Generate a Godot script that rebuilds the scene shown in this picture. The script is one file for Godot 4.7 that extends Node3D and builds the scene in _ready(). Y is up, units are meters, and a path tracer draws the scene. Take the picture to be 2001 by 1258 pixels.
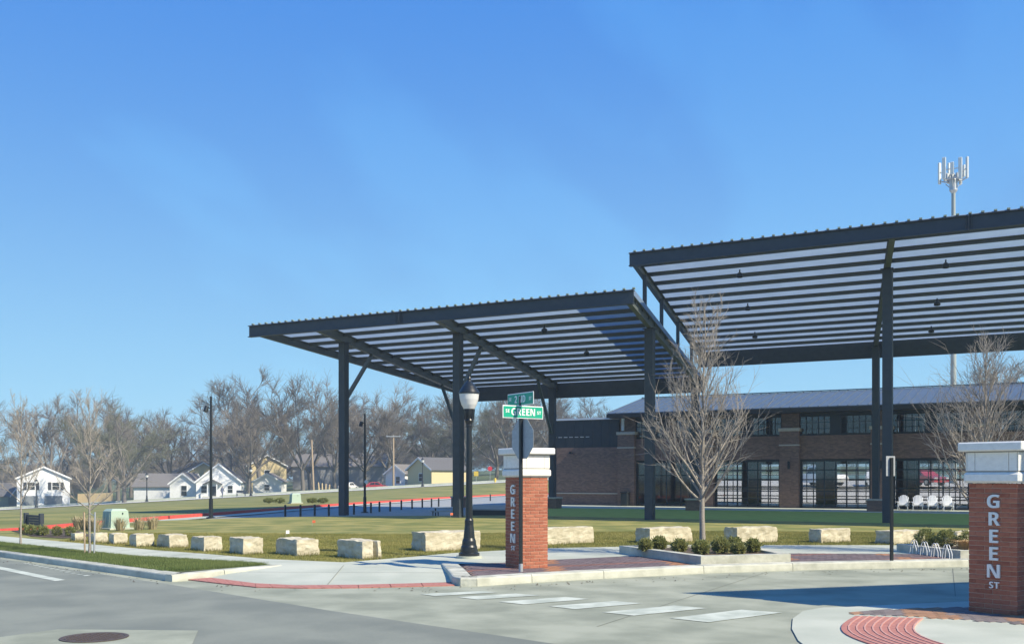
extends Node3D

# ---------------------------------------------------------------- mesh builder
class MB:
	var v := PackedVector3Array()
	var n := PackedVector3Array()
	var c := PackedColorArray()
	var col := Color(1, 1, 1)
	var use_col := false

	func tri(a: Vector3, b: Vector3, d: Vector3) -> void:
		var k := (b - a).cross(d - a).normalized()
		v.push_back(a); v.push_back(d); v.push_back(b)
		n.push_back(k); n.push_back(k); n.push_back(k)
		if use_col:
			c.push_back(col); c.push_back(col); c.push_back(col)

	func trin(a: Vector3, b: Vector3, d: Vector3, na: Vector3, nb: Vector3, nd: Vector3) -> void:
		v.push_back(a); v.push_back(d); v.push_back(b)
		n.push_back(na); n.push_back(nd); n.push_back(nb)
		if use_col:
			c.push_back(col); c.push_back(col); c.push_back(col)

	func quad(a: Vector3, b: Vector3, d: Vector3, e: Vector3) -> void:
		tri(a, b, d); tri(a, d, e)

	func hexa(p: Array) -> void:   # p: bottom 0..3 counter-clockwise from above, top 4..7
		quad(p[3], p[2], p[1], p[0]); quad(p[4], p[5], p[6], p[7])
		for i in 4:
			var j: int = (i + 1) % 4
			quad(p[i], p[j], p[j + 4], p[i + 4])

	func box(at: Vector3, size: Vector3, b := Basis.IDENTITY) -> void:
		var h := size / 2
		var p := []
		for y in [-1, 1]:
			for q in [[-1, 1], [1, 1], [1, -1], [-1, -1]]:
				p.append(at + b * Vector3(q[0] * h.x, y * h.y, q[1] * h.z))
		hexa(p)

	func cbox(at: Vector3, size: Vector3, ch: float, b := Basis.IDENTITY) -> void:   # chamfered box
		var h := size / 2
		var f := func(sx, sy, sz, ax) -> Vector3:
			var q := Vector3(sx * (h.x - ch), sy * (h.y - ch), sz * (h.z - ch))
			if ax == 0: q.x = sx * h.x
			elif ax == 1: q.y = sy * h.y
			else: q.z = sz * h.z
			return at + b * q
		for s in [-1, 1]:
			for ax in 3:
				var q := []
				for w in [[-1, -1], [1, -1], [1, 1], [-1, 1]]:
					q.append(f.call(s, w[0], w[1], 0) if ax == 0 else (f.call(w[1], s, w[0], 1) if ax == 1 else f.call(w[0], w[1], s, 2)))
				if s > 0: quad(q[0], q[1], q[2], q[3])
				else: quad(q[3], q[2], q[1], q[0])
		for s in [-1, 1]:
			for t in [-1, 1]:
				var e1 := [f.call(s, t, -1, 0), f.call(s, t, 1, 0), f.call(s, t, 1, 1), f.call(s, t, -1, 1)]
				var e2 := [f.call(-1, s, t, 1), f.call(1, s, t, 1), f.call(1, s, t, 2), f.call(-1, s, t, 2)]
				var e3 := [f.call(t, -1, s, 2), f.call(t, 1, s, 2), f.call(t, 1, s, 0), f.call(t, -1, s, 0)]
				for e in [e1, e2, e3]:
					if (e[1] - e[0]).cross(e[2] - e[0]).dot((e[0] + e[2]) / 2 - at) > 0: quad(e[0], e[1], e[2], e[3])
					else: quad(e[3], e[2], e[1], e[0])
				for u in [-1, 1]:
					var k := [f.call(s, t, u, 0), f.call(s, t, u, 1), f.call(s, t, u, 2)]
					if (k[1] - k[0]).cross(k[2] - k[0]).dot(k[0] - at) > 0: tri(k[0], k[1], k[2])
					else: tri(k[2], k[1], k[0])

	func beam(a: Vector3, b: Vector3, w: float, h: float, up := Vector3.UP) -> void:   # box whose top centre line is a-b
		var d := (b - a).normalized()
		var x := d.cross(up).normalized()
		var y := x.cross(d).normalized()
		var m := (a + b) / 2 - y * h / 2
		box(m, Vector3(w, h, (b - a).length()), Basis(x, y, -d))

	func ibeam(a: Vector3, b: Vector3, w: float, h: float, t := 0.03) -> void:
		var up := Vector3.UP
		beam(a, b, w, t, up)
		beam(a - up * t, b - up * t, t * 0.7, h - 2 * t, up)
		beam(a - up * (h - t), b - up * (h - t), w, t, up)

	func path(p: PackedVector3Array, r: PackedFloat32Array, sides: int, cap := true) -> void:
		var m := p.size()
		var prev := PackedVector3Array()
		var pn := PackedVector3Array()
		var ref := Vector3(0.31, 0.2, 0.93)
		for i in m:
			var d := (p[mini(i + 1, m - 1)] - p[maxi(i - 1, 0)]).normalized()
			if absf(d.dot(ref)) > 0.95: ref = Vector3(0.9, 0.3, 0.1)
			var x := d.cross(ref).normalized()
			var y := d.cross(x)
			var ring := PackedVector3Array()
			var rn := PackedVector3Array()
			for k in sides:
				var q := x * cos(TAU * k / sides) + y * sin(TAU * k / sides)
				ring.push_back(p[i] + q * r[i]); rn.push_back(q)
			if i > 0:
				for k in sides:
					var j := (k + 1) % sides
					trin(prev[k], prev[j], ring[j], pn[k], pn[j], rn[j])
					trin(prev[k], ring[j], ring[k], pn[k], rn[j], rn[k])
			if cap and (i == 0 or i == m - 1) and sides > 3:
				for k in range(1, sides - 1):
					if i == 0: tri(ring[0], ring[k + 1], ring[k])
					else: tri(ring[0], ring[k], ring[k + 1])
			prev = ring; pn = rn

	func rod(a: Vector3, b: Vector3, r0: float, r1: float, sides := 10) -> void:
		path(PackedVector3Array([a, b]), PackedFloat32Array([r0, r1]), sides)

	func lathe(at: Vector3, prof: Array, sides := 20) -> void:   # prof: [radius, y] from bottom up
		for i in prof.size() - 1:
			var r0: float = prof[i][0]; var y0: float = prof[i][1]; var r1: float = prof[i + 1][0]; var y1: float = prof[i + 1][1]
			for k in sides:
				var a0 := TAU * k / sides; var a1 := TAU * (k + 1) / sides
				var e0 := Vector3(cos(a0), 0, -sin(a0)); var e1 := Vector3(cos(a1), 0, -sin(a1))
				var sl := Vector2(y1 - y0, r0 - r1).normalized()
				var n0 := e0 * sl.x + Vector3.UP * sl.y; var n1 := e1 * sl.x + Vector3.UP * sl.y
				var p := [at + e0 * r0 + Vector3.UP * y0, at + e1 * r0 + Vector3.UP * y0, at + e1 * r1 + Vector3.UP * y1, at + e0 * r1 + Vector3.UP * y1]
				if r0 > 1e-5: trin(p[0], p[1], p[2], n0, n1, n1)
				if r1 > 1e-5: trin(p[0], p[2], p[3], n0, n1, n0)

	func sheet(pts: Array) -> void:   # flat or sloping polygon, Vector3s
		var flat := PackedVector2Array()
		for q in pts: flat.push_back(Vector2(q.x, q.z))
		var ix := Geometry2D.triangulate_polygon(flat)
		for i in range(0, ix.size(), 3):
			var a: Vector3 = pts[ix[i]]; var b: Vector3 = pts[ix[i + 1]]; var d: Vector3 = pts[ix[i + 2]]
			if (b - a).cross(d - a).y < 0: tri(a, d, b)
			else: tri(a, b, d)

	func slab(pts: Array, y0: float, y1: float) -> void:   # prism over a plan polygon of Vector2(x, z)
		var up := []
		for q in pts: up.append(Vector3(q.x, y1, q.y))
		sheet(up)
		var s := 0.0
		for i in pts.size():
			var a: Vector2 = pts[i]; var b: Vector2 = pts[(i + 1) % pts.size()]
			s += a.x * b.y - b.x * a.y
		for i in pts.size():
			var a: Vector2 = pts[i]; var b: Vector2 = pts[(i + 1) % pts.size()]
			if s > 0:
				var t := a; a = b; b = t
			quad(Vector3(a.x, y0, a.y), Vector3(b.x, y0, b.y), Vector3(b.x, y1, b.y), Vector3(a.x, y1, a.y))

	func mesh() -> ArrayMesh:
		var a := []
		a.resize(Mesh.ARRAY_MAX)
		a[Mesh.ARRAY_VERTEX] = v; a[Mesh.ARRAY_NORMAL] = n
		if use_col: a[Mesh.ARRAY_COLOR] = c
		var m := ArrayMesh.new()
		m.add_surface_from_arrays(Mesh.PRIMITIVE_TRIANGLES, a)
		return m

# ---------------------------------------------------------------- scene helpers
var M := {}
var taken := {}
var rng := RandomNumberGenerator.new()
const WA := Vector3(0.309, 0, -0.951)   # canopy rafters run this way (away from the street)
const UA := Vector3(0.88, 0, 0.4755)    # canopy purlins and the hall's front run this way

func numbered(called: String) -> String:
	if not taken.has(called):
		taken[called] = 0
		return called
	taken[called] += 1
	return "%s_%03d" % [called, taken[called]]

func tag(o: Node, label := "", category := "", group := "", kind := "") -> Node:
	if label: o.set_meta("label", label)
	if category: o.set_meta("category", category)
	if group: o.set_meta("group", group)
	if kind: o.set_meta("kind", kind)
	return o

func thing(called: String, label: String, category: String, at := Vector3.ZERO, turn := 0.0, group := "") -> Node3D:
	var o := Node3D.new()
	o.name = numbered(called)
	add_child(o)
	o.position = at
	o.rotation.y = turn
	tag(o, label, category, group, "thing")
	return o

func obj(called: String, mb, m: Material, parent: Node = self, at := Vector3.ZERO) -> MeshInstance3D:
	var o := MeshInstance3D.new()
	o.mesh = mb.mesh() if mb is MB else mb
	o.material_override = m
	o.name = numbered(called) if parent == self else called
	parent.add_child(o, true)
	o.position = at
	return o

func structure(called: String, mb, m: Material, label := "") -> MeshInstance3D:
	var o := obj(called, mb, m)
	tag(o, label, "", "", "structure")
	return o

func dup(src: Node3D, at: Vector3, turn: float, label: String, group := "", size := 1.0) -> Node3D:
	var o: Node3D = src.duplicate()
	o.name = numbered(String(src.name).rstrip("_0123456789"))
	add_child(o)
	o.position = at
	o.rotation.y = turn
	o.scale = Vector3.ONE * size
	o.set_meta("label", label)
	if group: o.set_meta("group", group)
	return o

func srgb(r: float, g: float, b: float) -> Color:
	return Color(r, g, b).linear_to_srgb()

func ntex(a: Color, b: Color, freq: float, oct := 4, size := 256, sd := 1, grain := 0.0, con := 1.6) -> ImageTexture:
	var f := FastNoiseLite.new()
	f.seed = sd; f.frequency = freq; f.fractal_octaves = oct
	var im := f.get_seamless_image(size, size)
	var out := Image.create(size, size, false, Image.FORMAT_RGB8)
	var r := RandomNumberGenerator.new()
	r.seed = sd
	for y in size:
		for x in size:
			var t := clampf((im.get_pixel(x, y).r - 0.5) * con + 0.5 + (r.randf() - 0.5) * grain, 0, 1)
			out.set_pixel(x, y, a.lerp(b, t))
	return ImageTexture.create_from_image(out)

func mat(a: Color, b: Color, rough := 0.8, tile := 1.0, freq := 0.02, grain := 0.1, world := true, oct := 4, size := 256) -> StandardMaterial3D:
	var m := StandardMaterial3D.new()
	m.albedo_texture = ntex(a, b, freq, oct, size, int(tile * 100) + 3, grain)
	m.roughness = rough
	m.uv1_triplanar = true
	m.uv1_world_triplanar = world
	m.uv1_scale = Vector3.ONE / tile
	return m

func plain(c: Color, rough := 0.6, metal := 0.0) -> StandardMaterial3D:
	var m := StandardMaterial3D.new()
	m.albedo_color = c; m.roughness = rough; m.metallic = metal
	return m

func bumpy(m: StandardMaterial3D, freq: float, depth: float, sd := 5, size := 256) -> StandardMaterial3D:
	var f := FastNoiseLite.new()
	f.seed = sd; f.frequency = freq; f.fractal_octaves = 4
	var im := f.get_seamless_image(size, size)
	m.heightmap_enabled = true
	m.heightmap_texture = ImageTexture.create_from_image(im)
	m.heightmap_scale = depth
	return m

func v3(p: Vector2, y: float) -> Vector3:
	return Vector3(p.x, y, p.y)

func lift(pts: Array, y: float) -> Array:
	var o := []
	for p in pts: o.append(v3(p, y))
	return o

func font() -> SystemFont:
	var f := SystemFont.new()
	f.font_names = PackedStringArray(["Droid Sans"])
	f.font_weight = 700
	return f

func letter(called: String, text: String, height: float, depth: float, m: Material, parent: Node, at: Vector3, b := Basis.IDENTITY, wide := 1.0) -> MeshInstance3D:
	var t := TextMesh.new()
	t.text = text
	t.font = font()
	t.font_size = 64
	t.pixel_size = height / (64.0 * 0.72)
	t.depth = depth
	t.curve_step = 1.0
	var o := MeshInstance3D.new()
	o.mesh = t; o.material_override = m; o.name = called
	parent.add_child(o, true)
	o.transform = Transform3D(b * Basis.from_scale(Vector3(wide, 1, 1)), at)
	return o

func materials() -> void:
	M.asphalt = mat(srgb(0.16, 0.178, 0.15), srgb(0.225, 0.243, 0.20), 0.9, 13.0, 0.006, 0.4, true, 7, 1024)
	M.concrete = mat(srgb(0.225, 0.245, 0.185), srgb(0.345, 0.365, 0.28), 0.9, 11.0, 0.007, 0.22, true, 7, 1024)
	M.walk = mat(srgb(0.39, 0.42, 0.345), srgb(0.48, 0.505, 0.42), 0.9, 5.0, 0.01, 0.2, true, 5, 256)
	M.kerb = bumpy(mat(srgb(0.33, 0.34, 0.28), srgb(0.56, 0.565, 0.48), 0.9, 1.7, 0.012, 0.25, true, 5, 256), 0.05, 0.6)
	M.far_walk = mat(srgb(0.52, 0.52, 0.48), srgb(0.62, 0.62, 0.58), 0.9, 8.0, 0.02, 0.1)
	M.plaza = mat(srgb(0.26, 0.28, 0.28), srgb(0.33, 0.35, 0.35), 0.9, 6.0, 0.02, 0.15)
	M.lawn = mat(srgb(0.135, 0.155, 0.032), srgb(0.30, 0.265, 0.08), 0.95, 11.0, 0.010, 0.45, true, 6, 512)
	M.verge = mat(srgb(0.055, 0.085, 0.022), srgb(0.115, 0.14, 0.045), 0.95, 4.0, 0.02, 0.6, true, 5, 256)
	M.far_lawn = mat(srgb(0.13, 0.15, 0.032), srgb(0.265, 0.24, 0.068), 0.95, 31.0, 0.010, 0.35, true, 6, 512)
	M.turf = mat(srgb(0.24, 0.33, 0.06), srgb(0.30, 0.40, 0.085), 0.95, 4.0, 0.02, 0.4)
	M.soil = mat(srgb(0.05, 0.035, 0.025), srgb(0.12, 0.09, 0.06), 1.0, 1.0, 0.05, 0.5)
	M.bedding = plain(srgb(0.16, 0.13, 0.12), 1.0)
	M.brick = mat(srgb(0.31, 0.10, 0.056), srgb(0.40, 0.145, 0.085), 0.9, 0.5, 0.03, 0.3, true, 4, 256)
	M.brick_b = mat(srgb(0.255, 0.078, 0.045), srgb(0.345, 0.12, 0.068), 0.9, 0.43, 0.03, 0.3, true, 4, 256)
	M.brick_c = mat(srgb(0.335, 0.118, 0.068), srgb(0.425, 0.165, 0.098), 0.9, 0.47, 0.03, 0.3, true, 4, 256)
	M.mortar = plain(srgb(0.46, 0.29, 0.21), 0.95)
	M.stone = mat(srgb(0.70, 0.69, 0.63), srgb(0.80, 0.79, 0.73), 0.85, 0.6, 0.03, 0.2)
	M.joint = plain(srgb(0.35, 0.34, 0.31), 0.95)
	M.letter = plain(srgb(0.70, 0.72, 0.72), 0.4, 0.3)
	M.limestone = bumpy(mat(srgb(0.38, 0.34, 0.235), srgb(0.60, 0.56, 0.43), 0.92, 0.9, 0.012, 0.25, true, 5, 256), 0.03, 0.7)
	M.hall_brick = brick_tex()
	M.hall_trim = mat(srgb(0.46, 0.41, 0.34), srgb(0.56, 0.50, 0.42), 0.85, 1.0, 0.03, 0.1)
	M.steel = mat(srgb(0.030, 0.040, 0.052), srgb(0.042, 0.055, 0.068), 0.5, 2.0, 0.02, 0.1)
	M.purlin = mat(srgb(0.085, 0.10, 0.095), srgb(0.11, 0.128, 0.12), 0.5, 2.0, 0.02, 0.1)
	M.black = plain(srgb(0.012, 0.017, 0.021), 0.38)
	M.dark_metal = mat(srgb(0.018, 0.026, 0.034), srgb(0.026, 0.036, 0.045), 0.5, 3.0, 0.02, 0.1)
	M.frame = plain(srgb(0.012, 0.016, 0.02), 0.45)
	M.panel = mat(srgb(0.34, 0.43, 0.525), srgb(0.39, 0.48, 0.575), 0.55, 3.0, 0.01, 0.06)
	M.panel.backlight_enabled = true
	M.panel.backlight = Color(0.93, 0.96, 1.0)
	M.roof_metal = mat(srgb(0.095, 0.13, 0.175), srgb(0.12, 0.16, 0.205), 0.5, 3.0, 0.02, 0.05)
	M.roof_metal.metallic = 0.25
	M.glass = plain(Color(0.08, 0.11, 0.11, 0.12), 0.03)
	M.glass.transparency = BaseMaterial3D.TRANSPARENCY_ALPHA
	M.dark_glass = plain(srgb(0.02, 0.028, 0.032), 0.06)
	M.globe = plain(srgb(0.75, 0.76, 0.74), 0.18)
	M.globe.backlight_enabled = true
	M.globe.backlight = Color(0.7, 0.7, 0.7)
	M.galv = plain(srgb(0.48, 0.50, 0.51), 0.45, 0.5)
	M.sign_back = mat(srgb(0.30, 0.33, 0.35), srgb(0.38, 0.41, 0.43), 0.5, 0.5, 0.02, 0.1)
	M.sign_green = plain(srgb(0.005, 0.34, 0.21), 0.4)
	M.sign_white = plain(srgb(0.80, 0.82, 0.80), 0.4)
	M.sign_red = plain(srgb(0.55, 0.03, 0.04), 0.45)
	M.paint_white = mat(srgb(0.38, 0.42, 0.35), srgb(0.56, 0.60, 0.51), 0.8, 2.3, 0.015, 0.2)
	M.paint_red = mat(srgb(0.52, 0.06, 0.045), srgb(0.62, 0.09, 0.07), 0.7, 2.0, 0.03, 0.2)
	M.tactile = mat(srgb(0.36, 0.145, 0.115), srgb(0.45, 0.20, 0.16), 0.85, 0.8, 0.03, 0.4)
	M.tactile_b = mat(srgb(0.47, 0.25, 0.21), srgb(0.55, 0.31, 0.26), 0.85, 0.6, 0.03, 0.4)
	M.iron = mat(srgb(0.06, 0.045, 0.035), srgb(0.11, 0.085, 0.07), 0.7, 0.3, 0.05, 0.4)
	M.sealant = plain(srgb(0.15, 0.158, 0.13), 0.9)
	M.bark = mat(srgb(0.22, 0.20, 0.17), srgb(0.36, 0.33, 0.285), 0.95, 0.3, 0.03, 0.3, false)
	M.twig = plain(srgb(0.34, 0.31, 0.265), 0.9)
	M.far_bark = plain(srgb(0.17, 0.155, 0.135), 0.95)
	M.far_twig = plain(srgb(0.19, 0.168, 0.138), 0.95)
	M.far_twig_b = plain(srgb(0.165, 0.172, 0.12), 0.95)
	M.leaf = plain(srgb(0.15, 0.17, 0.05), 0.7)
	M.leaf.backlight_enabled = true
	M.leaf.backlight = Color(0.5, 0.5, 0.3)
	M.leaf_b = plain(srgb(0.19, 0.20, 0.065), 0.7)
	M.leaf_b.backlight_enabled = true
	M.leaf_b.backlight = Color(0.5, 0.5, 0.3)
	M.straw = plain(srgb(0.46, 0.31, 0.15), 0.9)
	M.straw_b = plain(srgb(0.38, 0.33, 0.20), 0.9)
	M.box_green = plain(srgb(0.36, 0.47, 0.38), 0.5)
	M.white_paint = mat(srgb(0.74, 0.76, 0.76), srgb(0.82, 0.83, 0.83), 0.7, 4.0, 0.03, 0.05)
	M.cream_paint = plain(srgb(0.62, 0.52, 0.30), 0.8)
	M.grey_paint = plain(srgb(0.30, 0.31, 0.32), 0.8)
	M.green_paint = plain(srgb(0.20, 0.26, 0.22), 0.8)
	M.shingle = mat(srgb(0.09, 0.09, 0.095), srgb(0.14, 0.14, 0.145), 0.95, 3.0, 0.05, 0.4)
	M.shingle_b = mat(srgb(0.15, 0.14, 0.13), srgb(0.20, 0.19, 0.18), 0.95, 3.0, 0.05, 0.4)
	M.garage = plain(srgb(0.20, 0.225, 0.24), 0.7)
	M.shutter = plain(srgb(0.03, 0.035, 0.04), 0.7)
	M.fence_wood = mat(srgb(0.50, 0.39, 0.22), srgb(0.60, 0.48, 0.29), 0.9, 1.0, 0.04, 0.3)
	M.pole_wood = mat(srgb(0.34, 0.26, 0.17), srgb(0.44, 0.34, 0.23), 0.9, 1.0, 0.04, 0.3)
	M.blue = plain(srgb(0.02, 0.045, 0.32), 0.5)
	M.car_white = plain(srgb(0.80, 0.81, 0.80), 0.25)
	M.car_white.clearcoat_enabled = true
	M.car_red = plain(srgb(0.42, 0.012, 0.02), 0.25)
	M.car_red.clearcoat_enabled = true
	M.tyre = plain(srgb(0.015, 0.015, 0.016), 0.8)
	M.rim = plain(srgb(0.45, 0.46, 0.47), 0.3, 0.8)
	M.chair = plain(srgb(0.74, 0.77, 0.82), 0.45)
	M.antenna = plain(srgb(0.62, 0.66, 0.64), 0.5)
	M.mast = plain(srgb(0.30, 0.34, 0.32), 0.6)
	M.skin = plain(srgb(0.35, 0.21, 0.15), 0.7)
	M.cloth = plain(srgb(0.10, 0.12, 0.17), 0.9)
	M.yellow = plain(srgb(0.70, 0.50, 0.05), 0.5)
	M.orange = plain(srgb(0.75, 0.16, 0.06), 0.6)
	M.paver = plain(Color(1, 1, 1), 0.9)
	M.paver.vertex_color_use_as_albedo = true
	M.blade = plain(Color(1, 1, 1), 0.9)
	M.blade.vertex_color_use_as_albedo = true
	M.blade.backlight_enabled = true
	M.blade.backlight = Color(0.3, 0.3, 0.2)
	M.interior = plain(srgb(0.10, 0.10, 0.10), 0.8)
	M.hall_floor = plain(srgb(0.22, 0.22, 0.21), 0.35)

func brick_tex() -> StandardMaterial3D:   # far brick wall, too fine to tell the bricks apart
	var w := 256
	var im := Image.create(w, w, false, Image.FORMAT_RGB8)
	var r := RandomNumberGenerator.new()
	r.seed = 8
	var a := srgb(0.16, 0.10, 0.078); var b := srgb(0.255, 0.155, 0.118); var j := srgb(0.26, 0.20, 0.17)
	for row in 24:
		var off := 13 if row % 2 else 0
		for k in 10:
			var cc := a.lerp(b, r.randf())
			for y in range(int(row * w / 24.0), int((row + 1) * w / 24.0)):
				for x in 26:
					var xx := (k * 26 + x + off) % w
					var e: bool = x == 0 or y == int(row * w / 24.0)
					im.set_pixel(xx, y, (j if e else cc).lerp(cc, 0.25 if e else 0.0))
	var m := StandardMaterial3D.new()
	m.albedo_texture = ImageTexture.create_from_image(im)
	m.uv1_triplanar = true
	m.uv1_scale = Vector3.ONE / 1.9
	m.roughness = 0.92
	return m

# ---------------------------------------------------------------- order of building
func _ready() -> void:
	rng.seed = 20240411
	var cam := Camera3D.new()
	cam.name = "camera"
	cam.projection = Camera3D.PROJECTION_FRUSTUM
	cam.near = 0.1
	cam.far = 3000.0
	cam.size = 0.1 * 1258.0 / 2000.0
	cam.frustum_offset = Vector2(0, 0.1 * 307.0 / 2000.0)
	cam.position = Vector3(0, 1.9, 0)
	add_child(cam)
	cam.current = true
	var env := Environment.new()
	var sky := Sky.new()
	var sm := ProceduralSkyMaterial.new()
	sm.sky_top_color = Color(0.150, 0.418, 0.748)
	sm.sky_horizon_color = Color(0.61, 0.81, 0.87)
	sm.sky_curve = 0.15
	sm.ground_bottom_color = Color(0.30, 0.30, 0.24)
	sm.ground_horizon_color = Color(0.55, 0.60, 0.58)
	sm.sky_cover = cirrus()
	sm.sky_cover_modulate = Color(0.50, 0.82, 0.88, 1.0)
	sm.sun_angle_max = 1.0
	sky.sky_material = sm
	env.background_mode = Environment.BG_SKY
	env.sky = sky
	env.background_energy_multiplier = 1.0
	env.tonemap_mode = Environment.TONE_MAPPER_LINEAR
	env.tonemap_exposure = 1.5
	env.fog_enabled = true
	env.fog_density = 0.0007
	env.fog_light_color = Color(0.80, 0.88, 0.95)
	env.sdfgi_enabled = true
	env.ssao_enabled = true
	env.ssil_enabled = true
	var we := WorldEnvironment.new()
	we.name = "world_environment"
	we.environment = env
	add_child(we)
	var sun := DirectionalLight3D.new()
	sun.name = "sun"
	sun.light_color = Color(1.0, 0.95, 0.85)
	sun.light_energy = 1.6
	sun.light_angular_distance = 0.5
	sun.shadow_enabled = true
	sun.directional_shadow_max_distance = 400.0
	add_child(sun)
	sun.look_at_from_position(Vector3.ZERO, Vector3(-0.643, -0.643, -0.417), Vector3.UP)

	materials()
	build_ground()
	build_paving()
	build_canopies()
	build_hall()
	build_pillars()
	build_boulders()
	build_street_things()
	build_plants()
	build_lawn_things()
	build_far()
	print("built")

func cirrus() -> ImageTexture:   # thin streaks of high cloud, all round the sky
	var w := 1024; var h := 512
	var f := FastNoiseLite.new()
	f.seed = 17; f.frequency = 1.0; f.fractal_octaves = 5
	var g := FastNoiseLite.new()
	g.seed = 4; g.frequency = 1.0; g.fractal_octaves = 3
	var im := Image.create(w, h, false, Image.FORMAT_RGBA8)
	im.fill(Color(1, 1, 1, 0))
	for y in h / 2:
		var el := PI / 2 - PI * (y + 0.5) / h
		for x in w:
			var az := TAU * (x + 0.5) / w
			var d := Vector3(cos(el) * cos(az), sin(el), cos(el) * sin(az))
			var q := d / (d.y + 0.25)
			var n := f.get_noise_3d(q.x * 0.9 + q.z * 0.5, q.z * 2.6 - q.x * 1.1, 0.3)
			var m := g.get_noise_2d(q.x * 0.5, q.z * 0.5)
			im.set_pixel(x, y, Color(1, 1, 1, clampf((n * 0.7 + m * 0.6 - 0.05) * 0.16, 0, 0.05)))
	return ImageTexture.create_from_image(im)

func build_ground() -> void:
	var red := [Vector2(-20.25, -31.15), Vector2(-18.67, -33.93), Vector2(-17.93, -35.85), Vector2(-17.55, -37.6), Vector2(-17.3, -41.5), Vector2(-16.5, -48.1), Vector2(-15.42, -54.2), Vector2(-14.0, -64.4), Vector2(-11.65, -77.5), Vector2(-9.31, -87.0), Vector2(-6.93, -98.7), Vector2(-0.92, -118.7), Vector2(10.5, -140.7)]
	var far := [Vector2(-140, -150), Vector2(-112, -158), Vector2(-96, -160), Vector2(-88, -160), Vector2(-76, -160), Vector2(-66, -160), Vector2(-58, -160), Vector2(-46, -160), Vector2(-34, -160), Vector2(-24, -160), Vector2(-14, -160), Vector2(0, -160), Vector2(20, -160)]
	# everything on the street side of the red kerb lies on this sheet
	var mb := MB.new()
	var poly := red.duplicate()
	poly.append_array([Vector2(300, -140.7), Vector2(300, 90), Vector2(-300, 90), Vector2(-300, -31.15)])
	mb.sheet(lift(poly, -0.08))
	structure("ground", mb, M.far_lawn, "grassy ground under the whole place")
	# lawn rising beyond the red kerb
	mb = MB.new()
	var steps := [0.0, 0.03, 0.08, 0.16, 0.26, 0.38, 0.5, 0.62, 0.74, 0.86, 1.0]
	var grid := []
	for i in red.size():
		var row := []
		for t in steps:
			var p: Vector2 = red[i].lerp(far[i], t)
			row.append(v3(p, lerpf(0.13, far_height(far[i].x, 160.0), t * t * (3 - 2 * t))))
		grid.append(row)
	for i in red.size() - 1:
		for k in steps.size() - 1:
			mb.quad(grid[i][k], grid[i + 1][k], grid[i + 1][k + 1], grid[i][k + 1])
	structure("far_lawn", mb, M.far_lawn, "mown lawn sloping up towards the houses")
	# far street with its pale footpath
	mb = MB.new()
	for x in range(-160, 100, 10):
		mb.quad(Vector3(x, far_height(x, 160) + 0.01, -156), Vector3(x + 10, far_height(x + 10, 160) + 0.01, -156), Vector3(x + 10, far_height(x + 10, 168) + 0.1, -168.2), Vector3(x, far_height(x, 168) + 0.1, -168.2))
	structure("far_street", mb, M.far_walk, "pale concrete street in front of the houses")
	# low pale retaining kerb along the house side of that street, with a gap for a drive
	var wall := Node3D.new()
	wall.name = "retaining_kerb"
	add_child(wall)
	tag(wall, "low pale retaining kerb in front of the houses", "", "", "structure")
	for x in range(-120, 12, 4):
		if x == -52: continue
		mb = MB.new()
		var ya := far_height(x, 168); var yb := far_height(x + 4, 168)
		mb.hexa([Vector3(x, ya, -167.8), Vector3(x + 3.98, yb, -167.8), Vector3(x + 3.98, yb, -168.1), Vector3(x, ya, -168.1), Vector3(x, ya + 0.42, -167.8), Vector3(x + 3.98, yb + 0.42, -167.8), Vector3(x + 3.98, yb + 0.42, -168.1), Vector3(x, ya + 0.42, -168.1)])
		obj("kerb_stone", mb, M.walk, wall)
	mb = MB.new()
	var ds := [168.0, 176.0, 190.0, 210.0, 240.0, 300.0, 400.0, 600.0, 1500.0]
	for x in range(-400, 400, 20):
		for k in ds.size() - 1:
			mb.quad(Vector3(x, far_height(x, ds[k]), -ds[k]), Vector3(x + 20, far_height(x + 20, ds[k]), -ds[k]), Vector3(x + 20, far_height(x + 20, ds[k + 1]), -ds[k + 1]), Vector3(x, far_height(x, ds[k + 1]), -ds[k + 1]))
	structure("far_terrain", mb, M.verge, "grassy rise under the houses and trees")
	# car park behind the hall
	mb = MB.new()
	for k in 6:
		var d0: float = 77.0 + [0, 6, 12, 18, 40, 91][k]
		var d1: float = 77.0 + [6, 12, 18, 40, 91, 200][k]
		var h0: float = [0.0, 0.4, 0.9, 1.35, 1.5, 1.7][k]; var h1: float = [0.4, 0.9, 1.35, 1.5, 1.7, 2.0][k]
		mb.quad(Vector3(12, h0, -d0), Vector3(140, h0, -d0), Vector3(140, h1, -d1), Vector3(12, h1, -d1))
	structure("car_park", mb, M.far_walk, "pale car park behind the brick hall")
	# red painted kerb with its gutter
	mb = MB.new()
	var gut := MB.new()
	for i in red.size() - 1:
		var a: Vector2 = red[i]; var b: Vector2 = red[i + 1]
		mb.hexa([v3(a, -0.05), v3(b, -0.05), v3(b, -0.05) + Vector3(-0.25, 0, 0.05), v3(a, -0.05) + Vector3(-0.25, 0, 0.05), v3(a, 0.15), v3(b, 0.15), v3(b, 0.15) + Vector3(-0.25, 0, 0.05), v3(a, 0.15) + Vector3(-0.25, 0, 0.05)])
		gut.quad(v3(a, 0.0), v3(a, 0.03) + Vector3(1.6, 0, 0.3), v3(b, 0.03) + Vector3(1.6, 0, 0.3), v3(b, 0.0))
	structure("red_kerb", mb, M.paint_red, "red painted kerb along the drive")
	structure("gutter", gut, M.walk, "white concrete gutter below the red kerb")

func far_height(x: float, d: float) -> float:
	return clampf(1.45 + 0.0545 * x, -4.2, 2.6) + 0.02 * maxf(0, minf(d, 420.0) - 188.0)

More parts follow.
